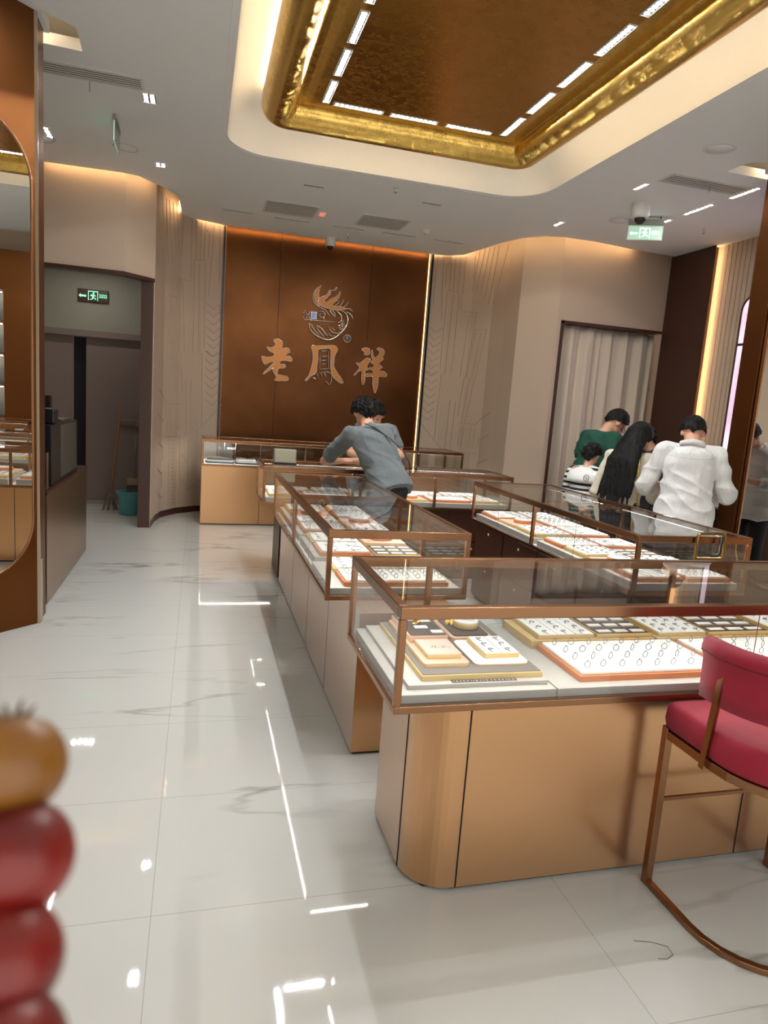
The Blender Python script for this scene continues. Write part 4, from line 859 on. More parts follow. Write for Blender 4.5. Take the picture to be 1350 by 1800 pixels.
# --- left arm
plinth('display_plinth', .60, 1.24, 2.98, 3.50, ZD, .705, M_plinth, 'grey plinth at the near end of the left showcase')
plinth('display_plinth', .62, 1.24, 3.53, 4.09, ZD, .72, M_plinth, 'grey plinth in the middle of the left showcase, before its cross bar')
plinth('display_plinth', .62, 1.24, 4.15, 5.21, ZD, .72, M_plinth, 'long grey plinth in the far half of the left showcase')
run(.66, 1.20, 2.99, 3.50, .705, 'at the near end of the left showcase', 'y', [(.25,'ring','tan ring tray'),(.25,'earring','white earring tray')], 'near left arm')
run(.64, .95, 3.54, 4.10, .72, 'left of centre in the left showcase', 'y', [(.27,'chain','white necklace tray'),(.28,'earring','pale earring tray')], 'mid left arm')
run(.95, 1.235, 3.54, 4.10, .72, 'right of centre in the left showcase', 'y', [(.27,'tags','brown tagged tray'),(.28,'box','peach oval board')], 'mid left arm inner')
run(.64, .95, 4.16, 5.20, .72, 'beyond the cross bar at the left', 'y', [(.26,'ring','ring tray'),(.26,'chain','necklace tray'),(.26,'box','oval board'),(.25,'earring','earring tray')], 'far left arm')
run(.95, 1.235, 4.16, 5.20, .72, 'beyond the cross bar at the right', 'y', [(.26,'earring','earring tray'),(.26,'box','oval board'),(.26,'ring','ring tray'),(.25,'chain','necklace tray')], 'far left arm inner')
# --- right arm
plinth('display_plinth', 2.25, 2.90, 3.03, 4.14, ZD, .715, M_plinth, 'grey plinth in the near half of the right showcase')
plinth('display_plinth', 2.25, 2.90, 4.20, 5.21, ZD, .715, M_plinth, 'grey plinth in the far half of the right showcase')
run(2.27, 2.58, 3.04, 4.14, .715, 'on the staff side of the right showcase, near half', 'y', [(.27,'chain','necklace tray'),(.27,'box','oval board'),(.27,'earring','earring tray'),(.27,'ring','ring tray')], 'right arm staff')
run(2.58, 2.885, 3.04, 4.14, .715, 'on the customer side of the right showcase, near half', 'y', [(.27,'ring','ring tray'),(.27,'earring','earring tray'),(.27,'tags','tagged tray'),(.27,'chain','necklace tray')], 'right arm customer')
run(2.27, 2.58, 4.21, 5.20, .715, 'on the staff side of the right showcase, far half', 'y', [(.33,'earring','earring tray'),(.33,'box','oval board'),(.33,'chain','necklace tray')], 'far right arm staff')
run(2.58, 2.885, 4.21, 5.20, .715, 'on the customer side of the right showcase, far half', 'y', [(.33,'chain','necklace tray'),(.33,'ring','ring tray'),(.33,'earring','earring tray')], 'far right arm customer')
# --- rear arm
plinth('display_plinth', .56, 2.77, 5.73, 6.29, ZD, .715, M_plinth, 'long grey plinth in the rear showcase of the island')
run(.58, 2.75, 5.75, 6.0, .715, 'in the front row of the rear showcase', 'x', [(.30,'earring','first earring tray'),(.42,'ring','left ring tray'),(.42,'chain','necklace tray'),(.30,'box','oval board'),(.42,'ring','right ring tray'),(.28,'earring','last earring tray')], 'rear arm front')
run(.58, 2.75, 6.02, 6.28, .715, 'in the back row of the rear showcase', 'x', [(.42,'chain','left necklace tray'),(.42,'earring','left earring tray'),(.42,'tags','tagged tray'),(.42,'chain','right necklace tray'),(.42,'earring','right earring tray')], 'rear arm back')
# --- rear counter contents
def folded(x0, x1, y, z, n, label, ms):
    t = thing('stacked_display_pads', label, 'display pads', ((x0+x1)/2, y, z))
    for k in range(n):
        w = (x1-x0)-.02*k; MB().prism(rrect(x0+.01*k, x0+.01*k+w, y-.12+.01*k, y+.12-.01*k, .02, 4), z+.02*k, z+.02*k+.016).build('pad', ms[k%len(ms)], t, bevel=.004)
    mb = MB(); random.seed(int(x0*100))
    for k in range(12): cx = random.uniform(x0+.05,x1-.06); cy_ = y+random.uniform(-.08,.06); mb.tube([(cx+.022*cos(a), cy_+.018*sin(a), z+.02*n+.003) for a in (0,.9,1.8,2.7,3.6,4.5)], .004, 5)
    mb.build('bracelets', mat('antique_gold', (176,150,96), .35, .9), t)
M_slate = mat('slate_velvet', (44,52,58), .8); M_pale = mat('pale_velvet', (200,204,204), .8)
folded(.09, .42, 8.45, .72, 3, 'stack of dark pads with bracelets at the left end of the rear showcase', [M_slate, M_pale, M_slate])
folded(.44, .70, 8.45, .72, 3, 'second stack of dark pads beside the left end stack', [M_slate, M_pale, M_pale])
folded(1.55, 1.9, 8.45, .72, 2, 'low stack of pale pads in the middle of the rear showcase', [M_pale, M_peach])
for (x, lab) in ((.86,'white folded cushion display left of the grey screen'),(2.45,'white wedge display near the right end of the rear showcase')):
    t = thing('wedge_display', lab, 'display stand', (x+.13,8.45,.72))
    MB().prism([(x,.72),(x+.27,.72),(x+.25,.735),(x+.10,.80),(x+.04,.79)], 8.38, 8.52, fn=lambda a,b,c: (a,c,b)).build('wedge', M_padw, t, bevel=.006)
    MB().tube([(x+.02,8.38,.735),(x+.06,8.37,.80),(x+.10,8.375,.803),(x+.2,8.375,.752)], .005, 6).build('chain', M_slate, t)
t = thing('price_tags', 'two small white tags hanging inside the rear showcase glass', 'tags', (.36,8.23,.9))
MB().box(.33,.43,8.225,8.228,.90,.925).build('large_tag', M_padw, t); MB().box(.24,.255,8.225,8.228,.905,.92).build('small_tag', M_padw, t)
MB().box(.30,.306,8.225,8.228,.895,.985).box(.43,.433,8.225,8.228,.9251,.985).build('string', M_white, t)
# things standing on the island
t = thing('price_display_box', 'grey-faced display box standing on the left end of the rear showcase', 'display box', (.72,5.86,.98))
MB().box(.625,.815,5.83,5.90,.98,1.115).build('housing', M_grey, t, bevel=.006); MB().box(.635,.805,5.8255,5.8305,1.005,1.108).build('screen', mat('screen_beige', (176,168,142), .4), t); MB().box(.625,.815,5.824,5.8305,.98,1.003).build('black_foot', M_blackp, t)
t = thing('brass_mirror_stand', 'small square brass frame stand at the near end of the right showcase', 'stand', (2.66,3.12,.98))
mb = MB(); cs = (2.60,2.745,3.06)
for a, b in (((2.585,3.045,.86),(2.585,3.045,.985)),((2.73,3.045,.86),(2.73,3.045,.985))): pass
mb.tube([(2.56,2.985,.86),(2.56,2.985,.985),(2.575,2.99,1.0),(2.72,2.99,1.0),(2.735,2.985,.985),(2.735,2.985,.86)], .009, 6); mb.box(2.565,2.73,2.975,2.995,.855,.872)
mb.build('frame', mat('dull_brass', (150,120,66), .3, 1.0), t); MB().tube([(2.70,2.975,.985),(2.70,2.97,.90),(2.68,2.965,.885),(2.64,2.965,.885)], .008, 6).build('hook', M_blackp, t)
tag(MB().box(2.885,2.925,3.62,3.70,.9802,.984).build('paper_slip', M_padw), 'small white paper slip on the edge of the right showcase beside the white shirt', 'paper')

# ================================================================ CASH DESK AND PASSAGE
t = thing('cash_desk', 'bronze cash desk behind the left pillar with a black upper unit', 'desk', (-1.4,5.9,0))
MB().box(-1.9,-.98,5.02,6.74,.012,.78).build('base', M_deskp, t); MB().box(-1.88,-.995,5.04,6.72,0,.012).build('toe_kick', M_black, t)
MB().box(-1.92,-.972,5.0,6.76,.78,.80).build('worktop', M_dark, t, bevel=.002)
MB().box(-1.7,-1.0,5.3,6.36,.80,1.235).build('upper_unit', M_blackp, t, bevel=.004); MB().box(-.999,-.995,5.62,6.30,.83,1.225).build('grey_glass_panel', mat('smoked_panel', (84,82,72), .15), t)
MB().box(-.998,-.99,5.08,5.14,.80,1.06).build('side_upright', M_steel, t)
t = thing('receipt_printer', 'black receipt printer on the cash desk', 'printer', (-1.07,5.5,1.235)); MB().box(-1.17,-1.005,5.42,5.58,1.235,1.345).build('body', M_blackp, t, bevel=.012); MB().box(-1.15,-1.03,5.435,5.46,1.345,1.352).build('lid_line', M_grey, t)
t = thing('button_rack', 'small rack of chrome buttons above the black printer', 'rack', (-1.06,5.5,1.352)); MB().box(-1.13,-1.04,5.47,5.53,1.352,1.44).build('rack', M_blackp, t)
mb = MB()
for i in range(3):
    for j in range(3): mb.box(-1.125+.03*i,-1.105+.03*i,5.463,5.47,1.36+.028*j,1.378+.028*j)
mb.build('chrome_faces', M_chrome, t)
t = thing('paper_stack', 'two thin silver trays stacked on the cash desk top', 'tray', (-1.1,6.0,1.235)); MB().box(-1.2,-1.02,5.75,6.2,1.2355,1.245).build('lower_tray', M_chrome, t); MB().box(-1.2,-1.03,5.8,6.15,1.246,1.256).build('upper_tray', M_steel, t)
# mop, brush, bucket
t = thing('bucket', 'teal plastic bucket standing in the passage by the door frame', 'bucket', (-.78,8.78,0))
bx, by = -.78, 8.78
MB().lathe([(0,.0),(.118,.0),(.122,.006),(.142,.245),(.15,.25),(.152,.275),(.160,.28),(.160,.292),(.146,.292),(.138,.25),(.115,.012),(0,.012)], (bx,by,0), 40).build('tub', M_teal, t)
MB().tube([(bx-.155,by,.27)]+[(bx-.155*cos(a*pi/10), by-.10*sin(a*pi/10)-.02, .27-.06*sin(a*pi/10)) for a in range(1,10)]+[(bx+.155,by,.27)], .004, 6).build('handle', M_teal, t)
t = thing('mop', 'wooden-handled mop leaning on the passage wall left of the bucket', 'mop', (-1.0,9.2,0))
MB().tube([(-.955,9.36,1.27),(-1.03,9.05,.20)], .013, 10).build('handle', M_wood, t)
mb = MB()
for k in range(22): a = k*.9; mb.tube([(-1.03,9.05,.22),(-1.04+.05*cos(a),9.04+.05*sin(a),.12),(-1.04+.09*cos(a),9.04+.08*sin(a),.006)], .009, 6)
mb.build('mop_strands', mat('grey_cotton', (118,104,92), .9), t)
t = thing('toilet_brush', 'brush with a grey handle standing in the teal bucket', 'brush', (-.76,8.78,.02))
MB().tube([(-.72,8.84,.98),(-.745,8.80,.42)], .010, 8).build('handle', mat('grey_plastic_pole', (110,98,90), .5), t)
MB().box(-.82,-.69,8.76,8.83,.36,.44).build('brush_head', mat('tan_plastic', (146,120,96), .5), t, bevel=.008)
mb = MB()
for k in range(7): mb.tube([(-.81+.018*k,8.79,.36),(-.82+.02*k,8.77,.20)], .006, 5)
mb.build('bristles', mat('dark_bristles', (60,48,42), .8), t)
t = thing('dust_mop_head', 'flat grey mop head hanging on the passage wall', 'mop head', (-.80,9.47,1.05)); MB().ell((-.86,9.47,1.08),(.15,.02,.055)).build('mop_pad', mat('grey_cotton', (118,104,92), .9), t); MB().box(-.80,-.60,9.455,9.485,1.03,1.13).build('plate', M_mauve, t, bevel=.01)
t = thing('low_cabinet', 'dark low cabinet behind the man in the white shirt', 'cabinet', (5.0,6.0,0))
MB().box(4.8,5.5,5.75,6.2,0,.75).build('body', M_blackp, t, bevel=.006); MB().box(4.79,5.51,5.74,6.21,.75,.77).build('top', M_grey, t)

# ================================================================ RED CHAIR
def upath(x0, x1, yf, yb, z, n=14, r=None):
    cx = (x0+x1)/2; h = (x1-x0)/2; pts = [(x0,yf,z)]
    yc = yb+h*.92
    for i in range(n+1):
        a = pi*i/n; pts.append((cx-h*cos(a), yc-(yc-yb)*sin(a), z))
    return pts+[(x1,yf,z)]
t = thing('bar_chair', 'crimson velvet chair with a bronze frame pulled up to the nearest showcase', 'chair', (1.78,1.6,0))
def flat_bar(name, pts, w, h, m, t):
    mb = MB(); L = []
    P_ = [Vector(p) for p in pts]
    for i, p in enumerate(P_):
        d = (P_[min(i+1,len(P_)-1)]-P_[max(i-1,0)]); d.z = 0; d.normalize(); r = Vector((-d.y,d.x,0))
        L.append([tuple(p+r*w/2+Vector((0,0,-h/2))), tuple(p+r*w/2+Vector((0,0,h/2))), tuple(p-r*w/2+Vector((0,0,h/2))), tuple(p-r*w/2+Vector((0,0,-h/2)))])
    mb.loft(L, cap0=True, cap1=True, smooth=False); return mb.build(name, m, t, bevel=.002)
X0, X1, YF = 1.525, 2.04, 1.785
flat_bar('floor_runner', upath(X0, X1, YF-.012, 1.335, .010), .022, .02, M_bronze2, t)
flat_bar('seat_frame', upath(X0, X1, YF-.012, 1.335, .548), .022, .028, M_bronze2, t)
for x in (X0, X1): MB().box(x-.013,x+.013,YF-.012,YF+.014,0,.572).build('front_leg', M_bronze2, t, bevel=.002)
MB().box(X0+.013,X1-.013,YF-.004,YF+.006,.305,.317).build('stretcher', M_bronze2, t)
for x in (X0-.018, X1+.018): MB().bar((x,1.60,.53),(x+(.012 if x < 1.7 else -.012),1.585,.86),.012,.022).build('back_post', M_bronze2, t)
mb = MB(); L = []
for z, ins in ((.562,.012),(.566,.002),(.60,-.004),(.64,-.002),(.657,.006),(.664,.022),(.667,.06)):
    L.append(upath(X0-.008+ins, X1+.008-ins, 1.795-ins, 1.325+ins, z, 24))
mb.loft(L, cap0=True, cap1=True, smooth=True); o = mb.build('seat', M_redvel, t); s = o.modifiers.new('b','BEVEL'); s.width=.008; s.segments=3; s.limit_method='ANGLE'
mb = MB(); base = upath(X0+.0, X1-.0, 1.67, 1.36, 0, 26); L = []
for i, p in enumerate(base):
    p = Vector(p); d = Vector(base[min(i+1,len(base)-1)])-Vector(base[max(i-1,0)]); d.normalize(); r = Vector((d.y,-d.x,0))   # outward
    if i in (0, len(base)-1): k = .7
    else: k = 1
    prof = [(-.016,.735),(.010,.735),(.013,.80),(.016,.865),(.030,.885),(.032,.90),(.022,.922),(-.004,.930),(-.022,.918),(-.026,.885),(-.020,.80)]
    L.append([tuple(p + r*a*k + Vector((0,0,b))) for a, b in prof])
mb.loft(L, cap0=True, cap1=True); o = mb.build('backrest', M_redvel, t)
mb = MB(); mb.tube([tuple(Vector(l[4])+Vector((0,0,.001))) for l in L], .0022, 5); mb.build('piping', mat('crimson_piping', (104,10,34), .7), o)
# hair lying on the floor
tag(MB().tube([(1.32,1.56,.002),(1.37,1.545,.002),(1.41,1.52,.002),(1.405,1.49,.002),(1.375,1.478,.002),(1.35,1.485,.002)], .0007, 5).build('hair_strand', M_black), 'curled dark hair lying on the marble near the chair', 'hair')

# ================================================================ CANDIED FRUIT SKEWER (held up close to the camera)
C0 = Vector((0,0,1.55))
def FP(d, r): return C0 + (Vector(d)+Vector((-.010,0,0))).normalized()*r
fc = [FP((-.202,.8597,-.4691), .250), FP((-.1862,.8086,-.5581), .248), FP((-.1865,.7456,-.6397), .246), FP((-.1751,.6861,-.7061), .244)]
t = thing('fruit_skewer', 'blurred skewer of sugar-coated fruit at the lower left, yellow fruit on top', 'skewer', tuple(fc[3]))
M_fr = mat('candied_red_fruit', (150,20,10), .42, 0, .5, coat=.2, sss=.15); vary(M_fr, (96,10,6), (150,28,16), 25)
M_fy = mat('candied_yellow_fruit', (160,104,26), .42, 0, .5, coat=.2, sss=.15); vary(M_fy, (120,72,14), (158,106,28), 30)
ax = (fc[0]-fc[3]).normalized()
q = ax.to_track_quat('Z','Y').to_matrix()
for i, c in enumerate(fc):
    R_ = (.0160,.0172,.0168,.0175)[i]; prof = []
    for k in range(17):
        a = pi*k/16; r = R_*sin(a)*(1.06 if i == 0 else 1.0); z = -R_*cos(a)*(.98 if i == 0 else .96)
        if k > 12: z -= R_*.10*(k-12)/4
        prof.append((max(r,1e-5), z))
    o = MB().lathe(prof, c, 28, M=q).build('candied_fruit', M_fy if i == 0 else M_fr, t)
    o['label'] = 'yellow fruit' if i == 0 else 'red fruit'
MB().tube([fc[3]-ax*.09, fc[0]-ax*.01], .0018, 8).build('stick', M_wood, t)
mb = MB(); tip = fc[0]+ax*.0135
for k in range(9): a = k*.7; b = tip+q@Vector((.0035*cos(a),.0035*sin(a),0)); mb.tube([b, b+q@Vector((.004*cos(a),.004*sin(a),.0045+.0015*sin(k*3)))], [.0014,.0003], 5)
mb.build('calyx', mat('dry_stem', (110,74,34), .7), t)

# ================================================================ PEOPLE
def voxel(mb, name, m, parent, size=.007, smooth=2, wr=None):
    """fuse the overlapping volumes of mb into one continuous skin"""
    o = mb.build(name, m, parent)
    r = o.modifiers.new('r', 'REMESH'); r.mode = 'VOXEL'; r.voxel_size = size; r.use_smooth_shade = True
    if smooth: s = o.modifiers.new('s', 'SMOOTH'); s.iterations = smooth; s.factor = .6
    bpy.context.view_layer.update(); dg = bpy.context.evaluated_depsgraph_get()
    me = bpy.data.meshes.new_from_object(o.evaluated_get(dg)); o.modifiers.clear(); o.data = me; me.name = name
    if not me.materials: me.materials.append(m)
    if wr:
        me.update(); ns = [v.normal.copy() for v in me.vertices]
        for v, n in zip(me.vertices, ns): v.co += n*wr(v.co)
    me.polygons.foreach_set('use_smooth', [True]*len(me.polygons)); me.update(); return o
class Frame:
    def __init__(s, o, M): s.o = Vector(o); s.M = M
    def __call__(s, r, f, u): return s.o + s.M @ Vector((r, f, u))
def rotM(yaw, pitch, roll=0.):        # columns: right, forward, up ; pitch>0 leans forward
    Y = Matrix.Rotation(-yaw, 3, 'Z'); P = Matrix.Rotation(-pitch, 3, 'X'); R = Matrix.Rotation(roll, 3, 'Y')
    return Y @ P @ R
def wrinkles(amp, sx=9., sz=14., seed=0., low=.6):
    def f(c):
        p = Vector((c.x*sx+seed, c.y*sx, c.z*sz)); n = noise.noise(p)
        r = 1-abs(noise.noise(Vector((c.x*sx*.6+c.z*5+seed, c.y*sx*.6-c.z*4, c.z*sz*.5))))*2.2
        return amp*(n*low + max(0, r)**2*.5)
    return f
def make_person(label, loc, yaw, s=1.0, lean=.2, side=0., head=(0,.2,0), arms=None, shirt=None, sleeve=.55, hem=-.06, pants=None, hair='short', fem=False, loose=1.0, cuff_roll=False, hairm=None, group=None, hipy=0., vox=.008, tuft=.022):
    """joints from the pose; body one skin, clothes and hair as parts"""
    t = thing('person', label, 'person', (loc[0], loc[1], 0), group)
    B = Frame((loc[0], loc[1], 0), rotM(yaw, 0)); hz = .92*s
    hip = B(0, hipy, hz); S = Frame(hip, rotM(yaw, lean, side))
    W = .90 if fem else 1.0
    nb = S(0,0,.50*s); Hd = Frame(nb, rotM(yaw+head[0], lean*.55+head[1], head[2])); hc = Hd(0,.022*s,.148*s)
    HM = Frame(hc, rotM(yaw+head[0], lean*.55+head[1]*1.25, head[2]))
    sh = [S(i*.178*s*W, 0, .445*s) for i in (-1,1)]
    b = MB()
    b.ell(S(0,0,.02*s), (.160*s,.115*s,.13*s), S.M); b.ell(S(0,.0,.16*s), (.135*s*W,.098*s,.16*s), S.M); b.ell(S(0,.005*s,.32*s), (.158*s*W,.112*s,.175*s), S.M)
    b.cap(S(0,-.01*s,.40*s), S(0,0,.47*s), .09*s*W, .065*s); b.cap(S(0,0,.46*s), Hd(0,.006*s,.08*s), .058*s*W, .055*s*W)
    for p in sh: b.cap(S(0,0,.46*s), p, .058*s, .056*s)
    b.ell(HM(0,-.008*s,.02*s), (.074*s,.092*s,.098*s), HM.M); b.ell(HM(0,.030*s,-.045*s), (.055*s,.058*s,.062*s), HM.M); b.ell(HM(0,.052*s,-.088*s), (.026*s,.024*s,.022*s), HM.M)
    b.cap(HM(0,.086*s,.012*s), HM(0,.104*s,-.028*s), .008*s, .013*s, 10); b.cap(HM(-.03*s,.074*s,.026*s), HM(.03*s,.074*s,.026*s), .014*s, .014*s, 10)
    b.cap(HM(-.017*s,.085*s,-.056*s), HM(.017*s,.085*s,-.056*s), .0085*s, .0085*s, 10)
    for i in (-1,1): b.ell(HM(i*.077*s,.0,-.005*s), (.010*s,.020*s,.031*s), HM.M, 12, 8)
    wrists = []; elbows = []
    for k, i in enumerate((-1,1)):
        e, w, hd = arms[k]; e = B(*[v*s for v in e]); w = B(*[v*s for v in w]); elbows.append(e); wrists.append(w)
        b.cap(sh[k], e, .048*s, .038*s); b.cap(e, w, .040*s, .026*s)
        d = (w-e).normalized(); hd = (rotM(yaw,0) @ Vector(hd)).normalized(); d2 = (d*.4+hd).normalized(); up = d2.cross(Vector((0,0,1))); up = up.normalized() if up.length > .1 else Vector((1,0,0)); nrm = up.cross(d2)
        pm = Matrix((up, d2, nrm)).transposed(); pc = w + d2*.048*s; b.ell(pc, (.040*s,.050*s,.014*s), pm, 14, 8)
        for q in range(4):
            off = (q-1.5)*.021*s; L = (.036,.042,.040,.031)[q]*s; a = pc+up*off+d2*.034*s; c = a+d2*L-nrm*.006*s; g = c+(d2*.8-nrm*.6)*L*.75
            b.cap(a, c, .0088*s, .0082*s, 8); b.cap(c, g, .0082*s, .0068*s, 8)
        sg = -i; a = pc - d2*.02*s + up*sg*.034*s*(1 if True else -1); b.cap(a, a+(d2*.6+up*sg*.6)*.05*s, .011*s, .009*s, 8); 
    knees = []
    for i in (-1,1):
        h = B(i*.085*s, hipy, hz-.03*s); kn = B(i*.095*s, hipy*.4+.02, .49*s); an = B(i*.10*s, -.02, .09*s); knees.append((h,kn,an))
        b.cap(h, kn, .080*s, .056*s); b.cap(kn, an, .054*s, .036*s); b.ell(B(i*.10*s,.05*s,.04*s), (.040*s,.115*s,.038*s), B.M)
    voxel(b, 'body', M_skin, t, vox)
    # eyes
    for i in (-1,1): e_ = MB().ell(HM(i*.030*s,.080*s,.006*s), (.010*s,.007*s,.006*s), HM.M, 10, 6).build('eye', M_blackp, t)
    # trousers and shoes
    p = MB(); p.ell(S(0,0,.0), (.172*s,.128*s,.14*s), S.M)
    for h, kn, an in knees: p.cap(h, kn, .092*s, .070*s); p.cap(kn, an, .068*s, .060*s)
    voxel(p, 'trousers', pants or M_navy, t, .010)
    for i in (-1,1):
        MB().ell(B(i*.10*s,.05*s,.048*s), (.048*s,.135*s,.047*s), B.M).build('shoe', M_black, t)
    # shirt
    g = MB(); L = []; lo = loose
    for u, wx, wy, fy in ((hem,.185*lo,.135*lo,0),(.02,.175*lo,.132*lo,0),(.12,.155*lo,.122*lo,0),(.25,.168,.130,0),(.36,.182,.134,0),(.43,.178,.120,-.008),(.475,.125,.088,-.01),(.50,.072,.070,-.003)):
        c = S(0, fy*s, u*s); L.append([tuple(c + S.M @ Vector((wx*s*W*cos(a*pi/14), wy*s*sin(a*pi/14)*(1.0), 0))) for a in range(28)])
    g.loft(L, cap0=True, cap1=True)
    for k in range(2):
        a, e, w = sh[k], elbows[k], wrists[k]; g.cap(S(0,0,.44*s), a, .072*s, .064*s)
        if sleeve <= 1: e2 = a.lerp(e, sleeve*1.0); g.cap(a, e2, .068*s, (.060 + .012*(lo-1))*s)
        else:
            e2 = e.lerp(w, sleeve-1); g.cap(a, e, .064*s, .053*s*lo); g.cap(e, e2, .052*s*lo, .043*s*lo)
            if cuff_roll: g.cap(e2, e2+(w-e).normalized()*.012, .050*s*lo, .050*s*lo)
    ws = random.uniform(0,50)
    so = voxel(g, 'shirt', shirt, t, .0075, 2, wrinkles(.019*lo**2, 8, 13, ws))
    # hair
    hm = hairm or M_hair
    def cap_hair(front=.30, side=.52, back=.74, puff=.012):
        h = MB(); outer = []; N = 40
        for j in range(13):
            ring = []
            for k in range(N):
                p_ = 2*pi*k/N; fr = max(0, sin(p_)); bk = max(0, -sin(p_)); te = pi*(side + (front-side)*fr**1.5 + (back-side)*bk**1.2) + .17*noise.noise(Vector((cos(p_)*2.5+ws, sin(p_)*2.5, 2))); q = te*j/12
                rr = 1 + .05*noise.noise(Vector((p_*2.2, q*3, ws)))
                ring.append(tuple(HM(((.074+puff)*sin(q)*cos(p_)*rr)*s, ((.092+puff)*sin(q)*sin(p_)*rr-.010)*s, (.020+(.098+puff)*cos(q)*rr)*s)))
            outer.append(ring)
        inner = [tuple(Vector(v).lerp(HM(0,-.01*s,.02*s), .16)) for v in outer[-1]]
        h.loft(outer + [inner, [tuple(Vector(v).lerp(HM(0,-.01*s,.02*s), .5)) for v in inner]], cap1=True); return h
    if hair in ('short','bun','curly'):
        h = cap_hair(.32, .56 if tuft > .02 else .52, .86 if tuft > .02 else .78, .018)
        rd = random.Random(int(loc[0]*100))
        for k in range(230):
            p_ = rd.uniform(0, 2*pi); fr = max(0, sin(p_)); bk = max(0, -sin(p_)); q = pi*((.52) + (.30-.52)*fr**1.5 + ((.84 if tuft > .02 else .74)-.52)*bk**1.2)*sqrt(rd.random())
            def hp(q, e): return HM((.074+e)*sin(q)*cos(p_)*s, ((.092+e)*sin(q)*sin(p_)-.010)*s, (.020+(.098+e)*cos(q))*s)
            L_ = tuft*rd.uniform(.6, 1.3)/.1; a = hp(q, .016); b_ = hp(q+L_*.5, .022 if tuft > .02 else .017) + Vector((rd.uniform(-.006,.006), rd.uniform(-.006,.006), 0)); c = hp(q+L_, (.024 if tuft > .02 else .017)+.006*rd.random()*(tuft > .02)) + Vector((rd.uniform(-.010,.010), rd.uniform(-.010,.010), 0))
            h.tube([a, b_, c], [(.0075 if tuft > .02 else .0045)*s, (.006 if tuft > .02 else .004)*s, .0022*s], 6)
        if hair == 'bun': h.ell(HM(0,-.035*s,.135*s), (.038*s,.036*s,.030*s), HM.M, 16, 10); h.cap(HM(0,-.04*s,.15*s), HM(-.03*s,-.05*s,.165*s), .012*s, .005*s)
        voxel(h, 'hair', hm, t, .0042, 0, wrinkles(.007 if hair == 'curly' else .003, 60, 22 if hair != 'curly' else 60, ws))
    else:
        h = cap_hair(.36, .66, .84, .026)
        rnd = random.Random(5)
        for k in range(46):
            a = pi + .15 + (pi*1.0)*k/45 - .1        # from left over the back to right
            r0 = HM((.088)*cos(a)*s, (.10)*sin(a)*s-.01, .03*s); lng = (.50 + .12*rnd.random())*(1 - .35*abs(cos(a))**2)*s
            mid = S(.13*cos(a)*s, (-.165)*s, (.36)*s); mid = mid.lerp(r0, .15)
            tip = S((.13*cos(a)+rnd.uniform(-.03,.03))*s, -.178*s, (.50*s - lng)); prev = HM(.06*cos(a)*s, .05*sin(a)*s, .10*s)
            h.cap(prev, r0, .018*s, .020*s, 8); m1 = r0.lerp(mid,.5)+S.M@Vector((0,-.02*s,0)); h.cap(r0, m1, .022*s, .023*s, 8); h.cap(m1, mid, .023*s, .024*s, 8); h.cap(mid, tip, .024*s, .007*s, 8)
        voxel(h, 'hair', hm, t, .006, 1, wrinkles(.006, 60, 4, ws))
    return t, B, S, Hd, HM, s
def strap(t, pts, r, m, name='shoulder_strap'): return MB().tube(pts, r, 6, flat=.35).build(name, m, t)

# man in grey leaning over the rear showcase
t,B,S,Hd,HM,s = make_person('person in a slate grey short-sleeved shirt, back turned, leaning on the rear island showcase', (1.44,5.35), -.28, 1.03, .66, -.10, (.10,.20,.0),
    [((-.25,.50,1.01),(-.03,.62,1.0),(1,.2,0)), ((.28,.50,1.01),(.0,.64,1.0),(-1,.2,0))], M_grshirt, .78, -.10, None, 'short', hipy=-.14, tuft=.030)
strap(t, [S(-.10,-.115,.485), S(-.03,-.140,.42), S(.06,-.152,.30), S(.13,-.150,.18), S(.17,-.12,.08), S(.19,-.04,.02)], .011, M_blackp)
# shop assistant opposite
t,B,S,Hd,HM,s = make_person('person with a dark topknot in a grey shirt, facing the camera behind the rear showcase', (1.74,6.86), pi+.12, .98, .46, 0., (0.25,.35,0),
    [((-.26,.30,1.08),(-.05,.46,1.04),(1,.3,0)), ((.26,.30,1.08),(.08,.46,1.04),(-1,.3,0))], M_grshirt, .6, -.06, None, 'bun', fem=True, hipy=-.05)
# man in the white shirt
t,B,S,Hd,HM,s = make_person('person in a white long-sleeved shirt with rolled cuffs, back turned, at the right showcase', (3.46,4.22), .62, 1.0, .17, 0., (0.0,.62,0),
    [((-.30,.12,1.08),(-.22,.34,1.10),(.2,1,0)), ((.28,.10,1.07),(.14,.32,1.12),(-1,.5,.1))], M_wshirt, 1.35, -.16, None, 'short', loose=1.14, cuff_roll=True, tuft=.016)
mb = MB(); col = []
for k in range(15):
    a = pi*1.08 - pi*1.16*k/14 + pi; col.append(S(.082*cos(a)*1.05, .08*sin(a)-.0, .512-.012*abs(cos(a))))
L = [[tuple(p), tuple(p+S.M@Vector((0,-.006,.030))), tuple(p+S.M@Vector((0,-.012,.028))), tuple(p+(p-S(0,0,.512)).normalized()*.012+S.M@Vector((0,-.004,-.012)))] for p in col]
mb.loft(L, cap0=True, cap1=True); mb.build('collar', M_wshirt, t)
mb = MB()
def back(u, x, o=.0): return S(x, -(.150 - .9*x*x + (.0 if u < .40 else -(u-.40)*.6)) - o, u)
strap(t, [back(.405,-.155),back(.395,-.10),back(.39,-.05),back(.388,0),back(.39,.05),back(.395,.10),back(.405,.155)], .0022, mat('shirt_seam', (150,146,142), .8), 'yoke_seam')
strap(t, [back(.42,.012), back(.43,-.02), back(.445,-.012), back(.44,.018), back(.42,.012)], .003, mat('shirt_seam', (150,146,142), .8), 'hanger_loop')
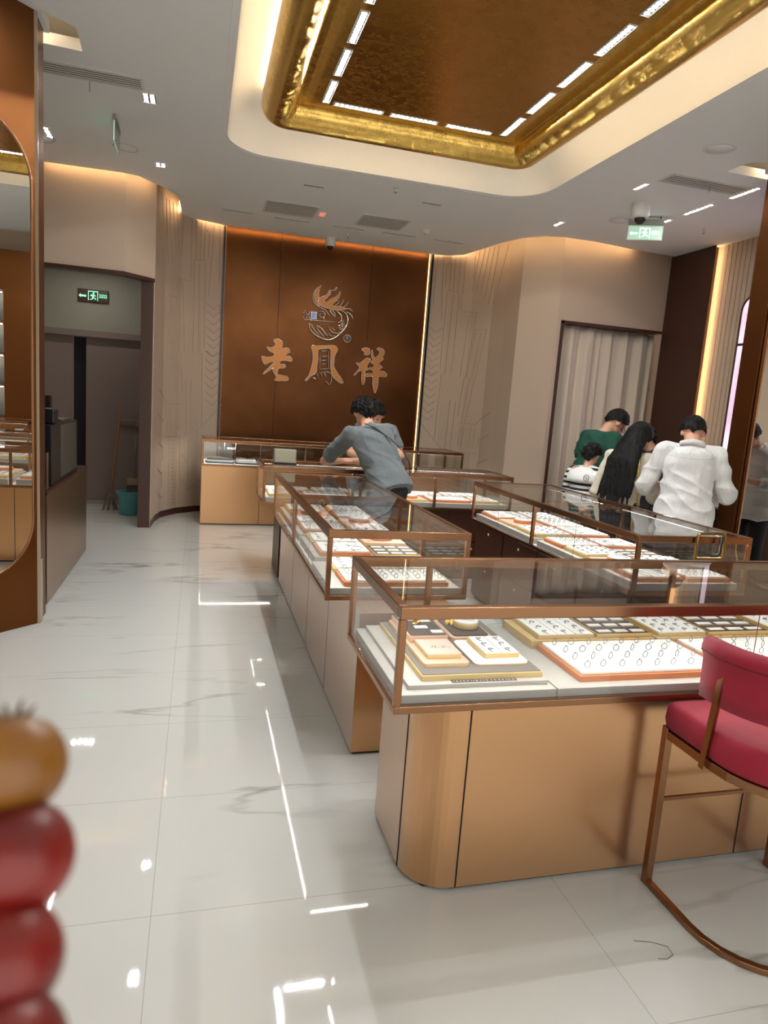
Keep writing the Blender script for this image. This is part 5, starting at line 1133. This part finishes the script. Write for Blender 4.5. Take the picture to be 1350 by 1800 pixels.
# long-haired woman
t,B,S,Hd,HM,s = make_person('person with long straight black hair and a cream blouse, gold chain strap over the shoulder', (3.36,4.86), 1.02, .93, .16, 0., (.55,.30,0),
    [((-.26,.05,1.02),(-.10,.28,1.05),(.6,1,0)), ((.27,.05,1.03),(.10,.27,1.10),(-.6,1,0))], M_cream, .95, -.04, None, 'long', fem=True, loose=1.02)
mb = MB(); P_ = [S(.09,-.03,.50), S(.13,-.105,.43), S(.155,-.140,.32), S(.175,-.145,.20), S(.19,-.14,.08), S(.20,-.12,.0)]
mb.tube(P_, .008, 6); 
for i in range(len(P_)-1):
    for k in range(4): c = P_[i].lerp(P_[i+1], k/4); mb.ell(c, (.010,.010,.006), n=8, m=5)
mb.build('gold_chain_strap', mat('olive_gold_chain', (170,150,80), .35, .8), t)
t2 = thing('handbag', 'black handbag hanging at the side of the long-haired person', 'handbag', tuple(S(.20,-.10,-.10)))
mb = MB(); c = S(.205,-.13,-.085); mb.ell(c, (.12,.07,.08), rotM(1.0,0)); mb.build('bag_body', M_blackp, t2)
MB().tube([c+Vector((-.08,0,.06)), c+Vector((-.03,0,.10)), c+Vector((.03,0,.10)), c+Vector((.08,0,.06))], .006, 6).build('handle', M_blackp, t2)
# man in green
t,B,S,Hd,HM,s = make_person('person in dark green t-shirt and glasses, head bent down, in front of the curtain', (3.56,5.74), 1.35, 1.03, .30, 0., (.35,.55,0),
    [((-.24,.10,1.08),(.02,.24,1.06),(1,.4,0)), ((.24,.04,1.08),(.10,.24,1.05),(-.6,1,0))], M_green, .60, -.10, None, 'short', loose=1.08, tuft=.016)
g = MB()
for i in (-1,1):
    g.tube([HM(i*.033*s+.024*s*cos(a*pi/8), .1025*s, .004*s+.018*s*sin(a*pi/8)) for a in range(16)], .0022, 6, closed=True); g.tube([HM(i*.057*s,.100*s,.010*s), HM(i*.082*s,.03*s,.012*s), HM(i*.084*s,-.005*s,.008*s)], .0022, 6)
g.tube([HM(-.010*s,.104*s,.010*s), HM(.010*s,.104*s,.010*s)], .002, 6); g.build('glasses', M_blackp, t)
# child
M_stripe = mat('striped_cloth', (236,234,228), .85)
def _st():
    m = M_stripe; tc = nd(m,'ShaderNodeTexCoord'); sx = nd(m,'ShaderNodeSeparateXYZ'); lk(m,tc.outputs['Object'],sx.inputs[0]); a = nd(m,'ShaderNodeMath',operation='MULTIPLY'); a.inputs[1].default_value=2*pi/.045; lk(m,sx.outputs[2],a.inputs[0])
    b = nd(m,'ShaderNodeMath',operation='SINE'); lk(m,a.outputs[0],b.inputs[0]); c = nd(m,'ShaderNodeMath',operation='GREATER_THAN'); c.inputs[1].default_value=.1; lk(m,b.outputs[0],c.inputs[0])
    x = nd(m,'ShaderNodeMix',data_type='RGBA'); x.inputs['A'].default_value=lin((236,234,228)); x.inputs['B'].default_value=lin((30,30,40)); lk(m,c.outputs[0],x.inputs['Factor']); lk(m,x.outputs['Result'],m.node_tree.nodes['Principled BSDF'].inputs['Base Color'])
_st()
t,B,S,Hd,HM,s = make_person('child with black hair, white sailor collar and striped shirt, before the person in green', (3.22,5.22), 1.0, .805, .10, 0., (.1,.25,0),
    [((-.22,.06,1.02),(-.10,.24,1.06),(.4,1,0)), ((.22,.06,1.02),(.10,.24,1.06),(-.4,1,0))], M_stripe, .6, -.06, None, 'short', fem=True)
mb = MB(); L = []
for u, w, d in ((.505,.070,.068),(.485,.110,.094),(.46,.165,.118),(.42,.196,.142),(.37,.198,.150),(.33,.196,.150)):
    L.append([tuple(S(w*s*cos(a*pi/16), -.006+d*s*sin(a*pi/16)*1.06, u*s)) for a in range(15,34)])
mb.loft(L, close=False); o = mb.build('sailor_collar', M_padw, t, recalc=False); q = o.modifiers.new('t','SOLIDIFY'); q.thickness = .006; q.offset = 1
mb = MB().tube([S(.085*s+.03*s*cos(a*pi/9), -.162*s, .385*s+.035*s*sin(a*pi/9)) for a in range(18)], .0022, 5, closed=True); mb.tube([S(.07*s,-.163*s,.40*s), S(.10*s,-.163*s,.375*s), S(.08*s,-.163*s,.36*s)], .002, 5); mb.build('round_print', M_slate, t)
# person behind
make_person('person with tousled dark hair, mostly hidden between long-haired person and white shirt', (4.10,5.42), -1.2, .93, .15, 0., (0,.45,0),
    [((-.24,.06,1.05),(-.10,.28,1.06),(.4,1,0)), ((.24,.06,1.05),(.10,.28,1.06),(-.4,1,0))], mat('charcoal_cloth', (60,60,64), .85), .7, -.06, None, 'curly', fem=True, tuft=.034)
